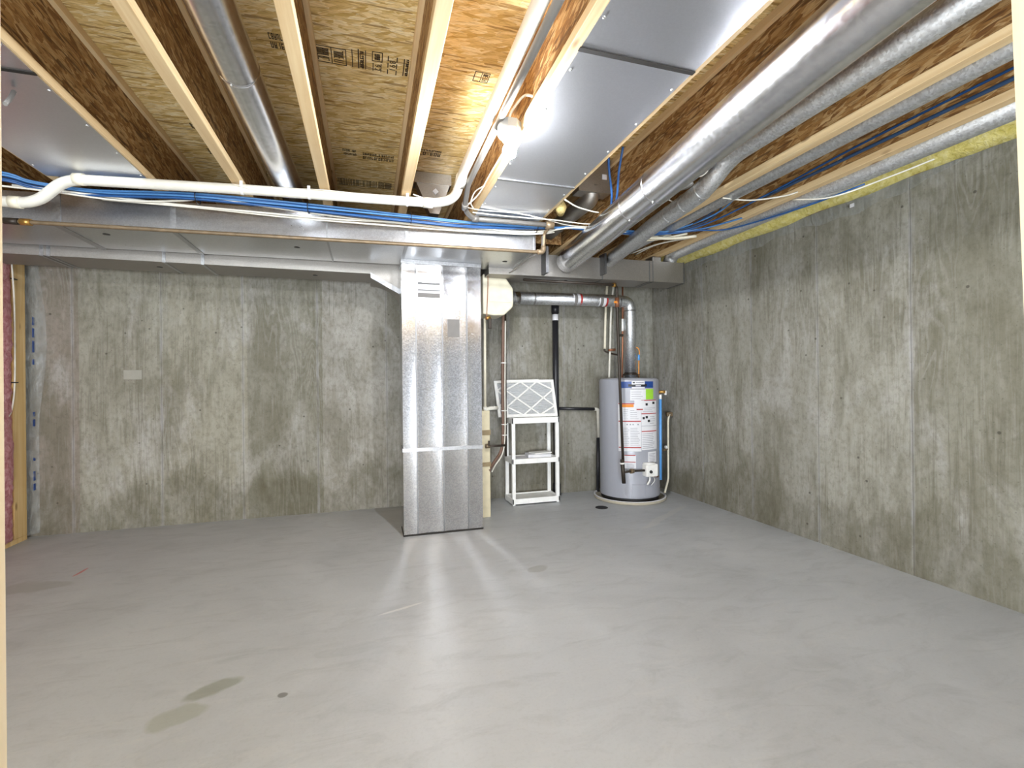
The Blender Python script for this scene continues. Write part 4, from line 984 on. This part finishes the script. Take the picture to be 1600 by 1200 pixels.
# water lines over the tank
t = thing('water_line', (2.47, 4.6, 1.4), 'cream plastic water line dropping left of the flue and joining copper', 'pipe')
MB().tube(smooth([(2.50, 4.62, 2.30), (2.475, 4.60, 2.16), (2.46, 4.60, 1.9), (2.448, 4.60, 1.575)], 6), .013, 10).build('line', 'pvc_cream', t)
MB().tube(smooth([(2.448, 4.60, 1.59), (2.45, 4.60, 1.55), (2.50, 4.55, 1.52), (2.535, 4.47, 1.50)], 5), .009, 10).build('valve', 'iron', t)
MB().tube(smooth([(2.535, 4.47, 1.52), (2.545, 4.46, 1.46), (2.54, 4.45, 1.262)], 5), .012, 10).build('copper_riser', 'copper', t)
t = thing('water_line', (2.5, 4.55, 1.3), 'longer cream plastic water line reaching the heater top', 'pipe')
MB().tube(smooth([(2.56, 4.58, 2.30), (2.52, 4.56, 2.12), (2.497, 4.55, 1.9), (2.485, 4.55, 1.6), (2.47, 4.55, 1.262)], 6), .011, 10).build('line', 'pvc', t)
MB().tube([(2.455, 4.53, 1.555), (2.53, 4.52, 1.56)], .014, 10).build('valve', 'copper', t)
t = thing('water_line', (2.55, 4.38, 1.3), 'dark capped line with white sleeve beside the flue riser', 'pipe')
MB().tube(fillet([(2.58, 4.44, 2.30), (2.572, 4.44, 1.62), (2.55, 4.42, 1.262)], .05), .009, 10).build('line', 'copper', t)
MB().tube([(2.575, 4.44, 1.88), (2.573, 4.44, 1.75)], .012, 10).build('sleeve', 'white', t)
MB().bbox(2.50, 2.56, 4.40, 4.42, 1.69, 1.715, .004).build('valve_handle', 'iron', t)
t = thing('damper_wire', (2.72, 4.38, 1.26), 'orange wire rising from the heater top beside the flue', 'wire')
MB().tube(smooth([(2.725, 4.38, 1.262), (2.727, 4.38, 1.42), (2.735, 4.38, 1.53), (2.715, 4.38, 1.57), (2.69, 4.39, 1.575)], 6), .006, 8).build('wire', 'orange', t)
MB().tube([(2.727, 4.38, 1.44), (2.728, 4.38, 1.50)], .011, 10).build('connector', 'tprblue', t)
t = thing('wall_conduit', (3.12, 4.45, .05), 'thin beige conduit down the wall right of the water heater', 'conduit')
MB().tube(fillet([(3.145, 4.45, .86), (3.125, 4.45, .80), (3.12, 4.45, .15), (3.04, 4.40, .02)], .04, 6), .011, 10).build('pipe', 'pvc_cream', t)
MB().bbox(3.11, 3.18, 4.44, 4.47, .835, .88, .006).build('elbow_box', 'bronze', t)
MB().tube([(3.11, 4.45, .48), (3.04, 4.42, .475)], .012, 10).build('hose_tap', 'bronze', t)
MB().bbox(3.075, 3.095, 4.42, 4.45, .49, .52, .004).build('tap_handle', 'white', t)
# floor drain
t = thing('floor_drain', (2.154, 4.144, 0), 'small round dark drain in the floor before the water heater', 'drain')
MB().lathe([(0, .001), (.052, .001), (.058, .003), (.062, .001)], (2.154, 4.144, 0), 28).build('grate', 'drain', t)

# ------------------------------------------------------------------ shelf, filters, papers
t = thing('shelf_unit', (1.61, 4.57, 0), 'small white plastic three tier shelf against the back wall', 'shelf')
sx0, sx1, sy0, sy1 = 1.352, 1.862, 4.475, 4.755
for z0_, z1_ in ((.012, .065), (.41, .46), (.81, .868)):
    m = MB(); m.bbox(sx0, sx1, sy0, sy0 + .02, z0_, z1_, .004); m.bbox(sx0, sx1, sy1 - .02, sy1, z0_, z1_, .004)
    m.bbox(sx0, sx0 + .02, sy0, sy1, z0_, z1_, .004); m.bbox(sx1 - .02, sx1, sy0, sy1, z0_, z1_, .004)
    m.box(sx0 + .005, sx1 - .005, sy0 + .005, sy1 - .005, z1_ - .022, z1_ - .010)
    m.build('shelf_board', 'white', t)
for za, zb_ in ((.06, .412), (.455, .812)):
    for x in (sx0 + .004, sx1 - .040):
        for y in (sy0 + .004, sy1 - .04):
            MB().bbox(x, x + .036, y, y + .036, za, zb_, .005).build('leg', 'white', t)
for x in (sx0 + .004, sx1 - .040):
    for y in (sy0 + .004, sy1 - .04): MB().bbox(x + .004, x + .032, y + .004, y + .032, 0, .014, .003).build('foot', 'white', t)
def afilter(label, x0, x1, y0, y1, z0, z1, tilt, roll=0.0):
    """pleated filter standing at (x0..x1, y0) and leaning back"""
    W, H, Tk = x1 - x0, z1 - z0, .025
    t = thing('furnace_filter', (x0, y0, z0), label, 'air filter', 'pleated furnace filters')
    Mx = Matrix.Translation((x0, y0, z0)) @ Matrix.Rotation(roll, 4, 'Y') @ Matrix.Rotation(-tilt, 4, 'X')
    def fin(m, name, mat):
        for v in m.bm.verts: v.co = Mx @ v.co
        m.build(name, mat, t)
    m = MB(); b = .03
    m.box(0, W, 0, Tk, 0, b); m.box(0, W, 0, Tk, H - b, H); m.box(0, b, 0, Tk, b, H - b); m.box(W - b, W, 0, Tk, b, H - b)
    fin(m, 'card_frame', 'white_dull')
    m = MB(); n = 24; vs = []
    for i in range(n * 2 + 1):
        z = b * .6 + (H - b * 1.2) * i / (2 * n); y = .007 if i % 2 == 0 else .02
        vs += [(b * .6, y, z), (W - b * .6, y, z)]
    m.poly(vs, [(2 * i, 2 * i + 1, 2 * i + 3, 2 * i + 2) for i in range(2 * n)])
    fin(m, 'pleats', 'pleat')
    m = MB()
    def strip(ax, az, bx, bz, w=.016):
        d = Vector((bx - ax, 0, bz - az)); nrm = Vector((-d.z, 0, d.x)).normalized() * w / 2
        a = Vector((ax, .0015, az)); bb = Vector((bx, .0015, bz)); q = Vector((0, .003, 0))
        m.poly([a - nrm, a + nrm, bb + nrm, bb - nrm, a - nrm + q, a + nrm + q, bb + nrm + q, bb - nrm + q], CUBE)
    h2 = H / 2; e = b * .7
    strip(e, H * .72, W * .34, H - e); strip(e, H * .28, W * .66, H - e); strip(W * .34, e, W - e, H * .72) ; strip(W * .66, e, W - e, H * .28)
    strip(e, H * .28, W * .34, e); strip(e, H * .72, W * .66, e); strip(W * .34, H - e, W - e, H * .28); strip(W * .66, H - e, W - e, H * .72)
    fin(m, 'lattice', 'white_dull')
    return t
afilter('pleated white filter leaning on top of the shelf, front one', 1.312, 1.868, 4.535, 0, .872, 1.265, radians(17))
afilter('white filter standing behind the front one at its left', 1.265, 1.76, 4.64, 0, .872, 1.262, radians(19), radians(-2))
def booklet(x, y, w, d, h, a, label, mat='lblwhite', z=.4615):
    m = MB(); m.bbox(-w / 2, w / 2, -d / 2, d / 2, 0, h, .002)
    for v in m.bm.verts: v.co = Matrix.Translation((x, y, z)) @ Matrix.Rotation(a, 4, 'Z') @ v.co
    return tag(m.build('manual', mat), label, 'papers', 'papers on the middle shelf')
booklet(1.55, 4.60, .28, .19, .008, .1, 'flat paper manual lying lowest on the middle shelf', z=.4505)
booklet(1.67, 4.60, .24, .17, .03, -.12, 'thicker white packet on the manual, middle shelf', z=.459)
booklet(1.70, 4.61, .20, .13, .012, .2, 'small booklet on top of the packet, middle shelf', 'white_dull', z=.4895)
tag(MB().bbox(1.225, 1.262, 4.36, 4.40, .5, .52, .004).build('pipe_cap', 'iron'), 'black cap at the end of the dark line left of the shelf', 'pipe cap') if False else None

# ------------------------------------------------------------------ unseen fill lights, added behind the viewer to brighten bays and foreground
for lx, lw in ((-.45, 660), (-1.7, 520)):
    ld = bpy.data.lights.new('fill_light', 'POINT'); ld.energy = lw; ld.shadow_soft_size = .55; ld.color = (.89, .945, 1)
    lo = bpy.data.objects.new('fill_light', ld); COL.objects.link(lo); lo.location = (lx, -3.6, .65)
# ------------------------------------------------------------------ camera, world, view
f, yaw, pitch, roll = 740.86, .2951, .0010, -.0101
cy, sy = cos(yaw), sin(yaw)
r = Vector((cy, -sy, 0)); fw = Vector((sy, cy, 0)); up = Vector((0, 0, 1))
fw, up = fw * cos(pitch) + up * sin(pitch), up * cos(pitch) - fw * sin(pitch)
r, up = r * cos(roll) + up * sin(roll), up * cos(roll) - r * sin(roll)
cam = bpy.data.cameras.new('camera'); co = bpy.data.objects.new('camera', cam); COL.objects.link(co)
mw = Matrix(((r.x, up.x, -fw.x, 0), (r.y, up.y, -fw.y, 0), (r.z, up.z, -fw.z, 1.2), (0, 0, 0, 1)))
co.matrix_world = mw
cam.sensor_width = 36; cam.sensor_fit = 'HORIZONTAL'; cam.lens = f / 1600 * 36; cam.clip_start = .05
S.camera = co
w = bpy.data.worlds.new('world'); S.world = w; w.use_nodes = True
bg = w.node_tree.nodes['Background']; bg.inputs[0].default_value = (.93, .96, 1, 1); bg.inputs[1].default_value = .5
S.view_settings.view_transform = 'Standard'; S.view_settings.look = 'None'; S.view_settings.gamma = 1; S.view_settings.use_curve_mapping = False
S.view_settings.exposure = 0.36
S.cycles.blur_glossy = 0.0; S.cycles.sample_clamp_indirect = 0; S.cycles.use_guiding = True; S.cycles.guiding_training_samples = 64
for o in COL.objects:
    if '_o' in o.keys(): del o['_o']
